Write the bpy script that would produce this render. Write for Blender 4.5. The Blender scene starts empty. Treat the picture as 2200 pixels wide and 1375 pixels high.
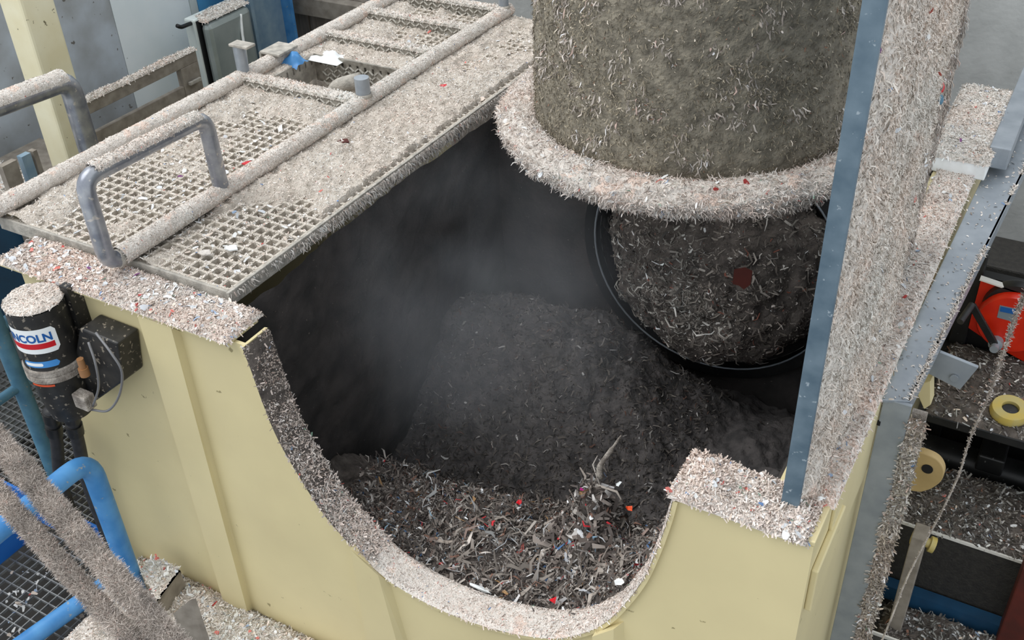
import bpy, bmesh, math, random
import numpy as np
from mathutils import Vector, Matrix
rng = np.random.default_rng(7)
random.seed(7)
scene = bpy.context.scene
COL = scene.collection
PI = math.pi

# ------------------------------------------------------------------ camera
FPX, PITCH, ROLL, YAW = 2254.46, 0.6197009, -0.04127273, -0.53584452
CAM = np.array([1.94128595, -1.6649456, 3.76958945])
_f = np.array([math.sin(YAW)*math.cos(PITCH), math.cos(YAW)*math.cos(PITCH), -math.sin(PITCH)])
_r0 = np.array([math.cos(YAW), -math.sin(YAW), 0.0])
_u0 = np.cross(_r0, _f)
_r = math.cos(ROLL)*_r0 + math.sin(ROLL)*_u0
_u = -math.sin(ROLL)*_r0 + math.cos(ROLL)*_u0
cam_d = bpy.data.cameras.new('camera')
cam_d.sensor_width = 36.0
cam_d.lens = FPX/2200*36.0
cam_d.clip_start = 0.05
cam = bpy.data.objects.new('camera', cam_d)
COL.objects.link(cam)
M = Matrix.Identity(4)
for i in range(3):
    M[i][0] = _r[i]; M[i][1] = _u[i]; M[i][2] = -_f[i]; M[i][3] = CAM[i]
cam.matrix_world = M
scene.camera = cam

# ------------------------------------------------------------------ light
world = bpy.data.worlds.new('overcast_sky'); scene.world = world
world.use_nodes = True
bg = world.node_tree.nodes['Background']
bg.inputs['Color'].default_value = (0.90, 0.95, 1.0, 1)
bg.inputs['Strength'].default_value = 1.12
sun_d = bpy.data.lights.new('soft_daylight', 'SUN')
sun_d.energy = 2.2
sun_d.angle = math.radians(50)
sun_d.color = (1.0, 0.985, 0.96)
sun = bpy.data.objects.new('soft_daylight', sun_d)
COL.objects.link(sun)
sun.location = (-2, -2, 6)
sun.rotation_euler = Vector((0.45, 0.30, -1.0)).to_track_quat('-Z', 'Y').to_euler()
scene.view_settings.view_transform = 'Standard'
scene.view_settings.look = 'None'
scene.view_settings.gamma = 1.0
scene.view_settings.use_curve_mapping = False
scene.view_settings.exposure = -0.02

# ------------------------------------------------------------------ survey helpers: sight line met with a known plane
def ray(px, py): return _r*(px-1100)/FPX - _u*(py-687.5)/FPX + _f
def onz(px, py, z):
    d = ray(px, py); return CAM + d*((z-CAM[2])/d[2])
def ony(px, py, y):
    d = ray(px, py); return CAM + d*((y-CAM[1])/d[1])
def onx(px, py, x):
    d = ray(px, py); return CAM + d*((x-CAM[0])/d[0])

# ------------------------------------------------------------------ materials
def lin(c):
    return tuple((v/255/12.92) if v/255 <= 0.04045 else ((v/255+0.055)/1.055)**2.4 for v in c)
def rgba(c): return lin(c) + (1,)
MATS = {}
def mat(name, c1, c2=None, rough=0.6, metal=0.0, scale=8.0, bump=0.0, bscale=60.0, spots=None, spot_scale=30, spot_amt=0.6, contrast=(0.35, 0.65), aniso=None):
    m = bpy.data.materials.new(name); m.use_nodes = True
    nt = m.node_tree; b = nt.nodes['Principled BSDF']
    b.inputs['Roughness'].default_value = rough
    b.inputs['Metallic'].default_value = metal
    tc = nt.nodes.new('ShaderNodeNewGeometry')
    vec = tc.outputs['Position']
    if aniso:
        mp = nt.nodes.new('ShaderNodeMapping'); mp.inputs['Scale'].default_value = aniso
        nt.links.new(vec, mp.inputs['Vector']); vec = mp.outputs['Vector']
    col = None
    if c2:
        n = nt.nodes.new('ShaderNodeTexNoise'); n.inputs['Scale'].default_value = scale; n.inputs['Detail'].default_value = 6
        nt.links.new(vec, n.inputs['Vector'])
        r = nt.nodes.new('ShaderNodeValToRGB')
        r.color_ramp.elements[0].position = contrast[0]; r.color_ramp.elements[1].position = contrast[1]
        r.color_ramp.elements[0].color = rgba(c1); r.color_ramp.elements[1].color = rgba(c2)
        nt.links.new(n.outputs['Fac'], r.inputs['Fac']); col = r.outputs['Color']
    if spots:
        n2 = nt.nodes.new('ShaderNodeTexNoise'); n2.inputs['Scale'].default_value = spot_scale; n2.inputs['Detail'].default_value = 3
        nt.links.new(vec, n2.inputs['Vector'])
        r2 = nt.nodes.new('ShaderNodeValToRGB')
        r2.color_ramp.elements[0].position = spot_amt; r2.color_ramp.elements[1].position = min(1, spot_amt+0.04)
        r2.color_ramp.elements[0].color = (0, 0, 0, 1); r2.color_ramp.elements[1].color = (1, 1, 1, 1)
        nt.links.new(n2.outputs['Fac'], r2.inputs['Fac'])
        mx = nt.nodes.new('ShaderNodeMix'); mx.data_type = 'RGBA'
        nt.links.new(r2.outputs['Color'], mx.inputs['Factor'])
        if col is not None: nt.links.new(col, mx.inputs['A'])
        else: mx.inputs['A'].default_value = rgba(c1)
        mx.inputs['B'].default_value = rgba(spots); col = mx.outputs['Result']
    if col is not None: nt.links.new(col, b.inputs['Base Color'])
    else: b.inputs['Base Color'].default_value = rgba(c1)
    if bump:
        n3 = nt.nodes.new('ShaderNodeTexNoise'); n3.inputs['Scale'].default_value = bscale; n3.inputs['Detail'].default_value = 5
        nt.links.new(tc.outputs['Position'], n3.inputs['Vector'])
        bp = nt.nodes.new('ShaderNodeBump'); bp.inputs['Strength'].default_value = bump; bp.inputs['Distance'].default_value = 0.01
        nt.links.new(n3.outputs['Fac'], bp.inputs['Height']); nt.links.new(bp.outputs['Normal'], b.inputs['Normal'])
    MATS[name] = m
    return m

mat('cream', (214, 201, 156), (206, 193, 150), 0.45, scale=3, spots=(150, 138, 100), spot_scale=26, spot_amt=0.72)
mat('cream_post', (236, 230, 200), (224, 214, 176), 0.55, scale=5, spots=(120, 112, 85), spot_scale=40, spot_amt=0.70)
mat('galv', (142, 150, 158), (160, 167, 174), 0.34, 0.28, scale=14, bump=0.03, bscale=40, spots=(200, 200, 198), spot_scale=60, spot_amt=0.72)
mat('galv_blue', (78, 98, 112), (104, 122, 134), 0.5, 0.2, scale=16, spots=(150, 162, 170), spot_scale=55, spot_amt=0.66)
mat('tube', (132, 136, 146), (172, 174, 178), 0.30, 0.6, scale=18, spots=(195, 190, 184), spot_scale=45, spot_amt=0.62)
mat('steel_dusty', (150, 146, 138), (190, 184, 174), 0.8, 0.0, scale=30, bump=0.4, bscale=200)
mat('grating', (206, 198, 186), (184, 175, 162), 0.9, 0.0, scale=60, bump=0.4, bscale=250)
mat('checker', (120, 115, 106), (165, 160, 150), 0.55, 0.4, scale=40)
mat('checker_lug', (226, 224, 216), (190, 186, 178), 0.35, 0.3, scale=40)
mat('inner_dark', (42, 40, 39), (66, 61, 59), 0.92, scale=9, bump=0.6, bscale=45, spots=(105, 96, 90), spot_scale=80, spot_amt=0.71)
mat('barrel', (108, 102, 90), (150, 142, 126), 0.95, scale=22, bump=1.0, bscale=70)
mat('lint', (206, 198, 189), (229, 222, 214), 0.97, scale=35, bump=0.8, bscale=160, spots=(226, 204, 190), spot_scale=14, spot_amt=0.60)
mat('lint_mid', (176, 166, 154), (206, 197, 186), 0.97, scale=35, bump=0.8, bscale=160)
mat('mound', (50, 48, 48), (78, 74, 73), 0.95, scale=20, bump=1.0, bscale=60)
mat('lint_grey', (120, 112, 104), (178, 170, 160), 0.97, scale=28, bump=0.8, bscale=150)
mat('lint_brown', (126, 117, 108), (160, 150, 140), 0.97, scale=28, bump=0.8, bscale=150)
mat('pile', (68, 62, 58), (106, 98, 92), 0.95, scale=24, bump=1.0, bscale=70)
mat('blue', (56, 124, 186), (84, 148, 204), 0.45, scale=12, spots=(150, 158, 162), spot_scale=34, spot_amt=0.67)
mat('blue_clean', (22, 96, 178), (34, 110, 190), 0.4, scale=8)
mat('teal', (62, 104, 128), (84, 128, 150), 0.5, scale=14, spots=(120, 130, 132), spot_scale=50, spot_amt=0.66)
mat('black', (24, 24, 24), (44, 42, 39), 0.5, scale=25, spots=(124, 116, 104), spot_scale=60, spot_amt=0.62)
mat('black_clean', (20, 20, 22), None, 0.45)
mat('rubber', (30, 30, 33), (46, 46, 48), 0.55, scale=30)
mat('brown_frame', (126, 118, 108), (152, 144, 133), 0.8, scale=20)
mat('white_sheet', (244, 249, 250), (234, 242, 244), 0.5, scale=4, spots=(140, 140, 135), spot_scale=30, spot_amt=0.76)
mat('grey_sheet', (192, 200, 208), (158, 160, 160), 0.7, scale=4, spots=(110, 106, 100), spot_scale=30, spot_amt=0.69)
mat('cabinet', (206, 216, 214), (220, 226, 222), 0.4, 0.0, scale=8)
mat('cabinet_side', (142, 152, 150), (160, 168, 166), 0.35, 0.2, scale=8)
mat('white_part', (244, 247, 247), (228, 230, 228), 0.6, scale=20)
mat('steel_blue', (108, 136, 158), (136, 158, 172), 0.5, scale=10)
mat('sky_blue', (90, 165, 215), None, 0.5)
mat('concrete', (186, 188, 186), (170, 172, 170), 0.9, scale=6, bump=0.2, bscale=40, spots=(92, 90, 86), spot_scale=12, spot_amt=0.71)
mat('wood_brown', (138, 128, 118), (112, 104, 96), 0.85, scale=14, aniso=(3, 3, 0.3))
mat('red', (212, 42, 10), (196, 34, 8), 0.35, scale=15)
mat('orange_edge', (225, 92, 20), None, 0.4)
mat('redbrown', (88, 28, 16), (70, 24, 14), 0.7, scale=12)
mat('sticker_white', (235, 238, 238), None, 0.35)
mat('sticker_red', (196, 22, 34), None, 0.35)
mat('sticker_blue', (24, 90, 160), None, 0.35)
mat('sticker_sky', (70, 140, 205), None, 0.35)
mat('winch_label', (120, 132, 140), None, 0.4)
mat('yellow', (196, 172, 84), (184, 170, 112), 0.5, scale=20)
mat('magenta', (176, 40, 130), None, 0.5)
mat('hole', (18, 16, 14), None, 0.9)
mat('grease_line', (110, 110, 112), None, 0.4)
mat('copper', (150, 108, 70), None, 0.5)
mat('orange_band', (205, 78, 36), None, 0.5)
mat('mesh_steel', (118, 120, 122), (146, 148, 148), 0.5, 0.3, scale=30)
mat('floor_dark', (46, 44, 42), (34, 33, 32), 0.9, scale=5)
mat('lug_shaded', (184, 158, 108), (168, 144, 96), 0.5, scale=10)  # cream darkened to tan, the shade on the lug put into its colour
mat('machine_black', (26, 27, 28), (40, 40, 40), 0.4, 0.2, scale=12, spots=(105, 105, 105), spot_scale=70, spot_amt=0.70)
mat('deck_front', (52, 50, 46), (40, 38, 36), 0.7, scale=40, bump=0.4, bscale=120)  # very dark, the shade around the right-hand machine is in the colour
mat('blue_beam', (28, 74, 108), (24, 62, 92), 0.5, scale=10)
mat('chrome', (200, 200, 200), None, 0.12, 1.0)
mat('white_edge', (220, 218, 212), None, 0.7)
# scraps: colour per piece
m = bpy.data.materials.new('scraps'); m.use_nodes = True
b = m.node_tree.nodes['Principled BSDF']; b.inputs['Roughness'].default_value = 0.9
a = m.node_tree.nodes.new('ShaderNodeAttribute'); a.attribute_name = 'piece_colour'
m.node_tree.links.new(a.outputs['Color'], b.inputs['Base Color']); MATS['scraps'] = m

# ------------------------------------------------------------------ object helpers
WLOC = {}
def link_part(o, parent):
    COL.objects.link(o)
    if parent is not None: o.parent = parent
def tag(o, label, cat, group=None, kind=None):
    o['label'] = label; o['category'] = cat
    if group: o['group'] = group
    if kind: o['kind'] = kind
    return o
def thing(name, label, cat, loc=(0, 0, 0), group=None):
    o = bpy.data.objects.new(name, None); COL.objects.link(o); o.empty_display_size = 0.1
    o.location = loc; WLOC[o.name] = np.array(loc, float)
    tag(o, label, cat, group); return o
def place(o, parent, c):
    COL.objects.link(o)
    WLOC[o.name] = np.array(c, float)
    if parent is not None:
        o.parent = parent; o.location = Vector(np.array(c) - WLOC[parent.name])
    else: o.location = Vector(c)
def mesh_obj(name, V, Fc, m, parent=None, smooth=False, bevel=0.0, origin=None, recalc=True):
    V = np.array(V, float)
    c = (V.min(0)+V.max(0))/2 if origin is None else np.array(origin, float)
    me = bpy.data.meshes.new(name)
    me.from_pydata((V-c).tolist(), [], Fc)
    if recalc:
        bm = bmesh.new(); bm.from_mesh(me); bmesh.ops.recalc_face_normals(bm, faces=bm.faces[:]); bm.to_mesh(me); bm.free()
    me.materials.append(MATS[m])
    if smooth:
        me.polygons.foreach_set('use_smooth', [True]*len(me.polygons))
        if smooth == 'auto':
            me.set_sharp_from_angle(angle=math.radians(40))
    o = bpy.data.objects.new(name, me)
    place(o, parent, c)
    if bevel:
        bv = o.modifiers.new('edge', 'BEVEL'); bv.width = bevel; bv.segments = 2; bv.limit_method = 'ANGLE'
    return o
def copy_obj(src, c, parent):
    o = src.copy(); place(o, parent, c); return o

class MB:
    def __init__(s): s.v = []; s.f = []
    def add(s, V, Fc):
        n = len(s.v); s.v += [tuple(map(float, p)) for p in V]; s.f += [tuple(i+n for i in q) for q in Fc]; return s
    def box(s, x0, x1, y0, y1, z0, z1):
        return s.add([(x0,y0,z0),(x1,y0,z0),(x1,y1,z0),(x0,y1,z0),(x0,y0,z1),(x1,y0,z1),(x1,y1,z1),(x0,y1,z1)],
                     [(0,3,2,1),(4,5,6,7),(0,1,5,4),(1,2,6,5),(2,3,7,6),(3,0,4,7)])
    def beam(s, a, b, w, h, up=(0,0,1)):
        a = np.array(a, float); b = np.array(b, float); d = b-a; d /= np.linalg.norm(d)
        sd = np.cross(d, up); sd /= np.linalg.norm(sd); u = np.cross(sd, d)
        P = []
        for q in (a, b):
            for i, j in ((-1,-1),(1,-1),(1,1),(-1,1)): P.append(q+sd*i*w/2+u*j*h/2)
        return s.add(P, [(0,1,2,3),(7,6,5,4),(0,4,5,1),(1,5,6,2),(2,6,7,3),(3,7,4,0)])
    def prism(s, poly, ext):   # poly: 3-D loop, ext: vector
        n = len(poly); P = [np.array(p, float) for p in poly]; e = np.array(ext, float)
        return s.add(P+[p+e for p in P], [tuple(range(n))[::-1], tuple(range(n, 2*n))]+[(i, (i+1) % n, (i+1) % n+n, i+n) for i in range(n)])
    def tube(s, path, r, seg=14, caps=True):
        path = [np.array(p, float) for p in path]; n = len(path)
        rs = r if hasattr(r, '__len__') else [r]*n
        t = []
        for i in range(n):
            d = path[min(i+1, n-1)]-path[max(i-1, 0)]; t.append(d/np.linalg.norm(d))
        ref = np.array([0,0,1.0]) if abs(t[0][2]) < 0.9 else np.array([1.0,0,0])
        u = np.cross(t[0], ref); u /= np.linalg.norm(u); V = []
        for i in range(n):
            u = u-t[i]*np.dot(u, t[i]); u /= np.linalg.norm(u); w = np.cross(t[i], u)
            for k in range(seg):
                a = 2*PI*k/seg; V.append(path[i]+rs[i]*(u*math.cos(a)+w*math.sin(a)))
        Fc = [(i*seg+k, i*seg+(k+1) % seg, (i+1)*seg+(k+1) % seg, (i+1)*seg+k) for i in range(n-1) for k in range(seg)]
        if caps: Fc += [tuple(range(seg))[::-1], tuple(range((n-1)*seg, n*seg))]
        return s.add(V, Fc)
    def lathe(s, c, prof, seg=32, axis=(0,0,1)):   # prof: (radius, height) list, closed caps where radius 0
        ax = np.array(axis, float); ax /= np.linalg.norm(ax)
        ref = np.array([1.0,0,0]) if abs(ax[0]) < 0.9 else np.array([0,1.0,0])
        u = ref-ax*np.dot(ref, ax); u /= np.linalg.norm(u); w = np.cross(ax, u)
        c = np.array(c, float); V = []
        for (r, h) in prof:
            for k in range(seg):
                a = 2*PI*k/seg; V.append(c+ax*h+max(r, 1e-5)*(u*math.cos(a)+w*math.sin(a)))
        n = len(prof)
        return s.add(V, [(i*seg+k, i*seg+(k+1) % seg, (i+1)*seg+(k+1) % seg, (i+1)*seg+k) for i in range(n-1) for k in range(seg)])
    def build(s, name, m, parent=None, smooth=False, bevel=0.0, origin=None):
        return mesh_obj(name, s.v, s.f, m, parent, smooth, bevel, origin)

def rounded(pts, r=0.05, n=6):
    pts = [np.array(p, float) for p in pts]; out = [pts[0]]
    for i in range(1, len(pts)-1):
        a = pts[i-1]-pts[i]; b = pts[i+1]-pts[i]; la, lb = np.linalg.norm(a), np.linalg.norm(b)
        rr = min(r, la*0.45, lb*0.45); p = pts[i]+a/la*rr; q = pts[i]+b/lb*rr
        for k in range(n+1):
            t = k/n; out.append((1-t)**2*p+2*t*(1-t)*pts[i]+t*t*q)
    out.append(pts[-1]); return out
def spline(pts, n=8):
    P = [np.array(p, float) for p in pts]; P = [2*P[0]-P[1]]+P+[2*P[-1]-P[-2]]; out = []
    for i in range(1, len(P)-2):
        for k in range(n):
            t = k/n
            out.append(0.5*((2*P[i])+(-P[i-1]+P[i+1])*t+(2*P[i-1]-5*P[i]+4*P[i+1]-P[i+2])*t*t+(-P[i-1]+3*P[i]-3*P[i+1]+P[i+2])*t**3))
    out.append(P[-2]); return out

# ------------------------------------------------------------------ noise, debris
def _h(ix, iy, iz):
    n = (ix*374761393+iy*668265263+iz*1274126177) & 0xffffffff
    n = ((n ^ (n >> 13))*1274126177) & 0xffffffff
    return ((n ^ (n >> 16)) & 0xffff)/65535.0
def vnoise(P, sc):
    q = np.asarray(P, float)*sc; i = np.floor(q).astype(np.int64); f = q-i; f = f*f*(3-2*f)
    r = 0
    for dx in (0, 1):
        for dy in (0, 1):
            for dz in (0, 1):
                w = (f[..., 0] if dx else 1-f[..., 0])*(f[..., 1] if dy else 1-f[..., 1])*(f[..., 2] if dz else 1-f[..., 2])
                r = r+w*_h(i[..., 0]+dx+5000, i[..., 1]+dy+5000, i[..., 2]+dz+5000)
    return r
def fbm(P, sc, o=4):
    r = 0; a = 1; t = 0
    for k in range(o):
        r = r+a*vnoise(P, sc*2**k); t += a; a *= 0.55
    return r/t
PAL = {
 'light': [((211,205,197), 5), ((196,189,180), 5), ((176,168,158), 4), ((216,204,196), 3), ((228,225,221), 3.5), ((154,143,131), 2), ((130,120,110), 0.8), ((214,186,172), 1.4), ((170,178,184), 0.25), ((176,70,66), 0.05), ((92,124,168), 0.05)],
 'pink': [((222,209,200), 5), ((212,194,184), 4.5), ((200,186,176), 4), ((232,227,221), 4), ((182,166,152), 3), ((150,134,122), 1.5), ((120,106,98), 0.6), ((190,96,86), 0.12), ((120,140,170), 0.1), ((120,150,130), 0.06)],
 'wall': [((206,199,190), 5), ((190,181,171), 5), ((170,161,151), 4), ((214,197,184), 2.5), ((224,218,210), 1.6), ((148,137,124), 2.5), ((120,110,100), 1)],
 'grey': [((178,168,158), 4), ((150,141,132), 5), ((124,115,107), 4), ((200,192,184), 2), ((98,90,84), 2), ((190,160,148), 0.8), ((206,204,204), 0.8)],
 'barrel': [((112,104,88), 5), ((132,123,106), 4), ((92,85,72), 5), ((156,146,130), 1.6), ((186,176,162), 0.5), ((74,68,58), 3), ((120,84,66), 0.2)],
 'pile': [((88,80,75), 5), ((114,106,100), 4), ((66,60,57), 5), ((144,138,132), 2.2), ((172,168,164), 1.0), ((208,210,212), 0.45), ((112,84,72), 0.8), ((140,110,76), 0.2), ((60,88,124), 0.16), ((168,42,48), 0.1), ((130,160,180), 0.12)],
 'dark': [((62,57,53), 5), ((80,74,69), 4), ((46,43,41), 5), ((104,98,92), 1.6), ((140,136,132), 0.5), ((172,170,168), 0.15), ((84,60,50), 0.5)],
 'lump': [((92,86,80), 6), ((118,112,105), 5), ((66,62,58), 5), ((150,145,138), 2), ((186,182,176), 0.9), ((214,212,208), 0.3), ((112,70,58), 0.5)],
 'cable': [((164,156,149), 5), ((142,134,127), 5), ((118,110,103), 4), ((182,174,166), 2.5), ((92,82,74), 2), ((172,140,130), 0.5)],
 'confetti': [((228,228,226), 8), ((214,216,220), 2), ((196,200,204), 3), ((222,206,192), 3), ((176,64,60), 0.5), ((214,120,110), 0.5), ((96,126,170), 0.3), ((150,170,196), 0.5), ((98,120,100), 0.15), ((120,70,120), 0.1)],
 'floor': [((120,116,112), 5), ((150,146,140), 3), ((92,88,84), 5), ((186,184,180), 1.5), ((210,212,214), 0.5), ((140,104,88), 0.6), ((70,66,62), 3)],
}
GAIN = {'light': 1.22, 'pink': 1.08, 'wall': 1.18, 'grey': 1.25, 'barrel': 1.35, 'pile': 1.35, 'lump': 1.5, 'cable': 1.4}
SOFT = {'light': 0.55, 'pink': 0.6, 'wall': 0.6, 'grey': 0.7, 'barrel': 0.8, 'cable': 0.55}
def pick(pal, n, jit=0.10):
    soft = SOFT.get(pal, 0)
    cs = np.array([lin(c) for c, w in PAL[pal]]); w = np.array([w for c, w in PAL[pal]]); w = w/w.sum()
    mean = (cs*w[:, None]).sum(0); c = cs[rng.choice(len(cs), n, p=w)]
    if soft: c = mean+(c-mean)*np.where(np.abs(c-mean).max(1, keepdims=True) > 0.28, 1.0, soft)
    return np.clip(c*GAIN.get(pal, 1.0)*(1+jit*rng.standard_normal((n, 1))), 0.005, 0.9)
def unit(v): return v/np.maximum(np.linalg.norm(v, axis=1, keepdims=True), 1e-9)
def strips(P, N, L, W, lift, curl, col, bias=None, bias_w=0.0, roll=0.6, seg=2):
    """bent paper and fibre strips: verts (n,6,3), colours (n,3)"""
    n = len(P); r = rng.standard_normal((n, 3))
    if bias is not None: r = r*(1-bias_w)+np.array(bias)*bias_w*1.6
    t = unit(r-N*np.sum(r*N, 1, keepdims=True))
    lf = lift[0]+(lift[1]-lift[0])*rng.random((n, 1))
    d = unit(t*np.sqrt(1-lf**2)+N*lf)
    w = unit(np.cross(d, N)+roll*N*rng.standard_normal((n, 1)))
    L = np.reshape(L, (n, 1)); W = np.reshape(W, (n, 1))
    cv = unit(rng.standard_normal((n, 3)))*curl*L
    p0 = P-N*0.001; p1 = P+d*L*0.5+cv*0.5; p2 = P+d*L+cv*0.2-N*lf*L*0.25
    if seg == 1:
        p2 = P+d*L+cv*0.15
        return np.stack([p0-w*W/2, p0+w*W*0.4, p2+w*W*0.5, p2-w*W*0.3], 1), col
    V = np.stack([p0-w*W/2, p0+w*W/2, p1-w*W*0.55, p1+w*W*0.55, p2-w*W*0.28, p2+w*W*0.28], 1)
    return V, col
def strips_obj(name, parts, label=None, cat=None, parent=None, group=None):
    two = [q for q in parts if q[0].shape[1] == 6]; one = [q for q in parts if q[0].shape[1] == 4]
    vs, ls, cs = [], [], []; off = 0; npoly = 0
    for grp, per, idx in ((two, 6, [0,1,3,2,2,3,5,4]), (one, 4, [0,1,2,3])):
        if not grp: continue
        V = np.concatenate([q[0] for q in grp]); c = np.concatenate([q[1] for q in grp]); n = len(V)
        vs.append(V.reshape(-1, 3)); ls.append((off+np.arange(n)[:, None]*per+np.array([idx])).reshape(-1)); cs.append(np.repeat(c, per, 0))
        off += n*per; npoly += n*len(idx)//4
    V = np.concatenate(vs); loops = np.concatenate(ls); c = np.concatenate(cs)
    cen = (V.min(0)+V.max(0))/2; V = V-cen
    me = bpy.data.meshes.new(name)
    me.vertices.add(len(V)); me.vertices.foreach_set('co', V.astype(np.float32).reshape(-1))
    me.loops.add(len(loops)); me.loops.foreach_set('vertex_index', loops.astype(np.int32))
    me.polygons.add(npoly); me.polygons.foreach_set('loop_start', (np.arange(npoly)*4).astype(np.int32))
    me.update(calc_edges=True)
    at = me.attributes.new('piece_colour', 'FLOAT_COLOR', 'POINT')
    at.data.foreach_set('color', np.concatenate([c, np.ones((len(V), 1))], 1).astype(np.float32).reshape(-1))
    me.materials.append(MATS['scraps'])
    o = bpy.data.objects.new(name, me); place(o, parent, cen)
    o['kind'] = 'stuff'
    if label: tag(o, label, cat, group, 'stuff')
    return o
def surf(name, fn, nu, nv, m, parent=None, smooth=True):
    u, v = np.meshgrid(np.linspace(0, 1, nu), np.linspace(0, 1, nv), indexing='ij')
    P = fn(u.ravel(), v.ravel())
    F_ = [(i*nv+j, (i+1)*nv+j, (i+1)*nv+j+1, i*nv+j+1) for i in range(nu-1) for j in range(nv-1)]
    return mesh_obj(name, P, F_, m, parent, smooth, recalc=False)
def debris(name, label, cat, fn, nu, nv, m, n, pal, L=(0.008, 0.022), W=(0.003, 0.007), lift=(0.05, 0.5), curl=0.3, density=None, conf=0, bias=None, bias_w=0.0, flip=False, extra=None, group=None, roll=0.6, seg=1, tint=0.16):
    """a caked layer (surface fn(u,v)) with strips growing on it, as one pile of debris"""
    root = thing(name, label, cat); root['kind'] = 'stuff'
    if group: root['group'] = group
    lay = surf('caked_layer', fn, nu, nv, m, root); lay['kind'] = 'stuff'
    if flip: lay.data.flip_normals()
    parts = []
    def sample(k):
        u = rng.random(k); v = rng.random(k)
        if density is not None:
            keep = rng.random(k) < density(u, v); u = u[keep]; v = v[keep]
        e = 1e-3; P = fn(u, v); N = unit(np.cross(fn(u+e, v)-P, fn(u, v+e)-P))
        return P, (-N if flip else N)
    P, N = sample(n); k = len(P)
    parts.append(strips(P, N, L[0]+(L[1]-L[0])*rng.random(k)**2, W[0]+(W[1]-W[0])*rng.random(k)**1.5, lift, curl, pick(pal, k)*(1+tint*2*(fbm(P, 11, 3)-0.5))[:, None]*(1+np.outer(fbm(P+9, 5, 2)-0.5, [0.15, -0.05, -0.15])), bias, bias_w, roll, seg))
    if conf:
        P, N = sample(conf); k = len(P)
        parts.append(strips(P+N*0.002, N, 0.010+0.016*rng.random(k)**2, 0.006+0.012*rng.random(k)**2, (0.0, 0.35), 0.2, pick('confetti', k, 0.06)))
    if extra: parts += extra
    strips_obj('loose_scraps', parts, parent=root)
    return root
def dome(P, N, **k): return strips(P, N, **k)

# ================================================================== THE SETTING
fl = MB().box(-4.5, 5.0, -3.5, 4.2, -0.06, 0.0).build('floor', 'floor_dark'); fl['kind'] = 'structure'
tag(fl, 'dark dirty shop floor far below the hopper', 'floor', kind='structure')
wb = MB().box(-2.75, 4.6, 3.30, 3.45, 0.0, 2.75).build('wall_back', 'concrete')
tag(wb, 'grey stained concrete wall behind the hopper', 'wall', kind='structure')
wl = thing('wall_left', 'pale sheet-clad wall with grey and white sheets behind the ladder', 'wall', (-2.65, 2.0, 0)); wl['kind'] = 'structure'
def zwall(a, b_, m, nm): MB().box(-2.68, -2.62, a, b_, 0.0, 2.9).build(nm, m, wl)
zwall(0.2, 2.02, 'grey_sheet', 'wall_sheet'); zwall(2.025, 2.56, 'white_sheet', 'wall_sheet'); zwall(2.565, 2.62, 'cabinet', 'wall_sheet'); zwall(2.625, 3.4, 'sky_blue', 'wall_sheet')

# ================================================================== HOPPER
hop = thing('waste_hopper', 'cream painted steel hopper with a U-shaped cut in its front and dark inside', 'hopper', (0.35, 0.03, 0))
XL, XR, YF, ZT = -0.92, 1.688, 0.03, 1.985
cut_px = [(522,725),(545,792),(570,862),(600,935),(645,1015),(700,1100),(760,1168),(830,1235),(910,1285),(1000,1325),(1090,1352),(1180,1366),(1245,1358),(1300,1335),(1345,1293),(1385,1240),(1413,1180),(1435,1120),(1450,1060)]
cut = [ony(x, y, YF) for x, y in cut_px]
cut[0][2] = ZT; cut[-1][2] = ZT
cut = spline(cut, 5)
cut = np.array(cut); cut[:, 1] = YF; cut[:, 2] = np.minimum(cut[:, 2], ZT)
poly = [(XL, YF, 0), (XR, YF, 0), (XR, YF, ZT)]+[tuple(p) for p in cut[::-1]]+[(XL, YF, ZT)]
MB().prism(poly, (0, 0.012, 0)).build('front_panel', 'cream', hop)
# lip along the cut
tg = np.gradient(cut, axis=0); tg = unit(tg); nrm = np.stack([-tg[:, 2], 0*tg[:, 0], tg[:, 0]], 1)   # into the opening
lip = MB()
V = []
for p, n_ in zip(cut, nrm):
    for yy, th in ((0.02, 0), (0.13, 0), (0.13, -0.012), (0.02, -0.012)):
        q = p+n_*th; V.append((q[0], yy, q[2]))
k = len(cut)
lip.add(V, [(i*4+j, i*4+(j+1) % 4, (i+1)*4+(j+1) % 4, (i+1)*4+j) for i in range(k-1) for j in range(4)]+[(0,1,2,3), ((k-1)*4+3, (k-1)*4+2, (k-1)*4+1, (k-1)*4)])
lip.build('cut_lip', 'cream', hop)
MB().box(-0.985, -0.002, 0.0, 0.14, ZT, 2.0).build('top_flange', 'cream', hop, bevel=0.003)
MB().box(1.352, 1.69, 0.03, 0.16, ZT, 2.0).build('top_flange', 'cream', hop, bevel=0.003)
MB().box(1.56, 1.695, 0.16, 2.60, ZT, 2.0).build('top_flange', 'cream', hop, bevel=0.003)
MB().box(1.676, 1.688, 0.042, 2.58, 0, ZT).build('side_panel', 'cream', hop)
MB().box(XL, XL+0.012, 0.042, 1.40, 0, ZT).build('side_panel', 'cream', hop)
MB().box(XL, XL+0.012, 1.40, 2.58, 0, 1.68).build('side_panel', 'cream', hop)
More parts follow.
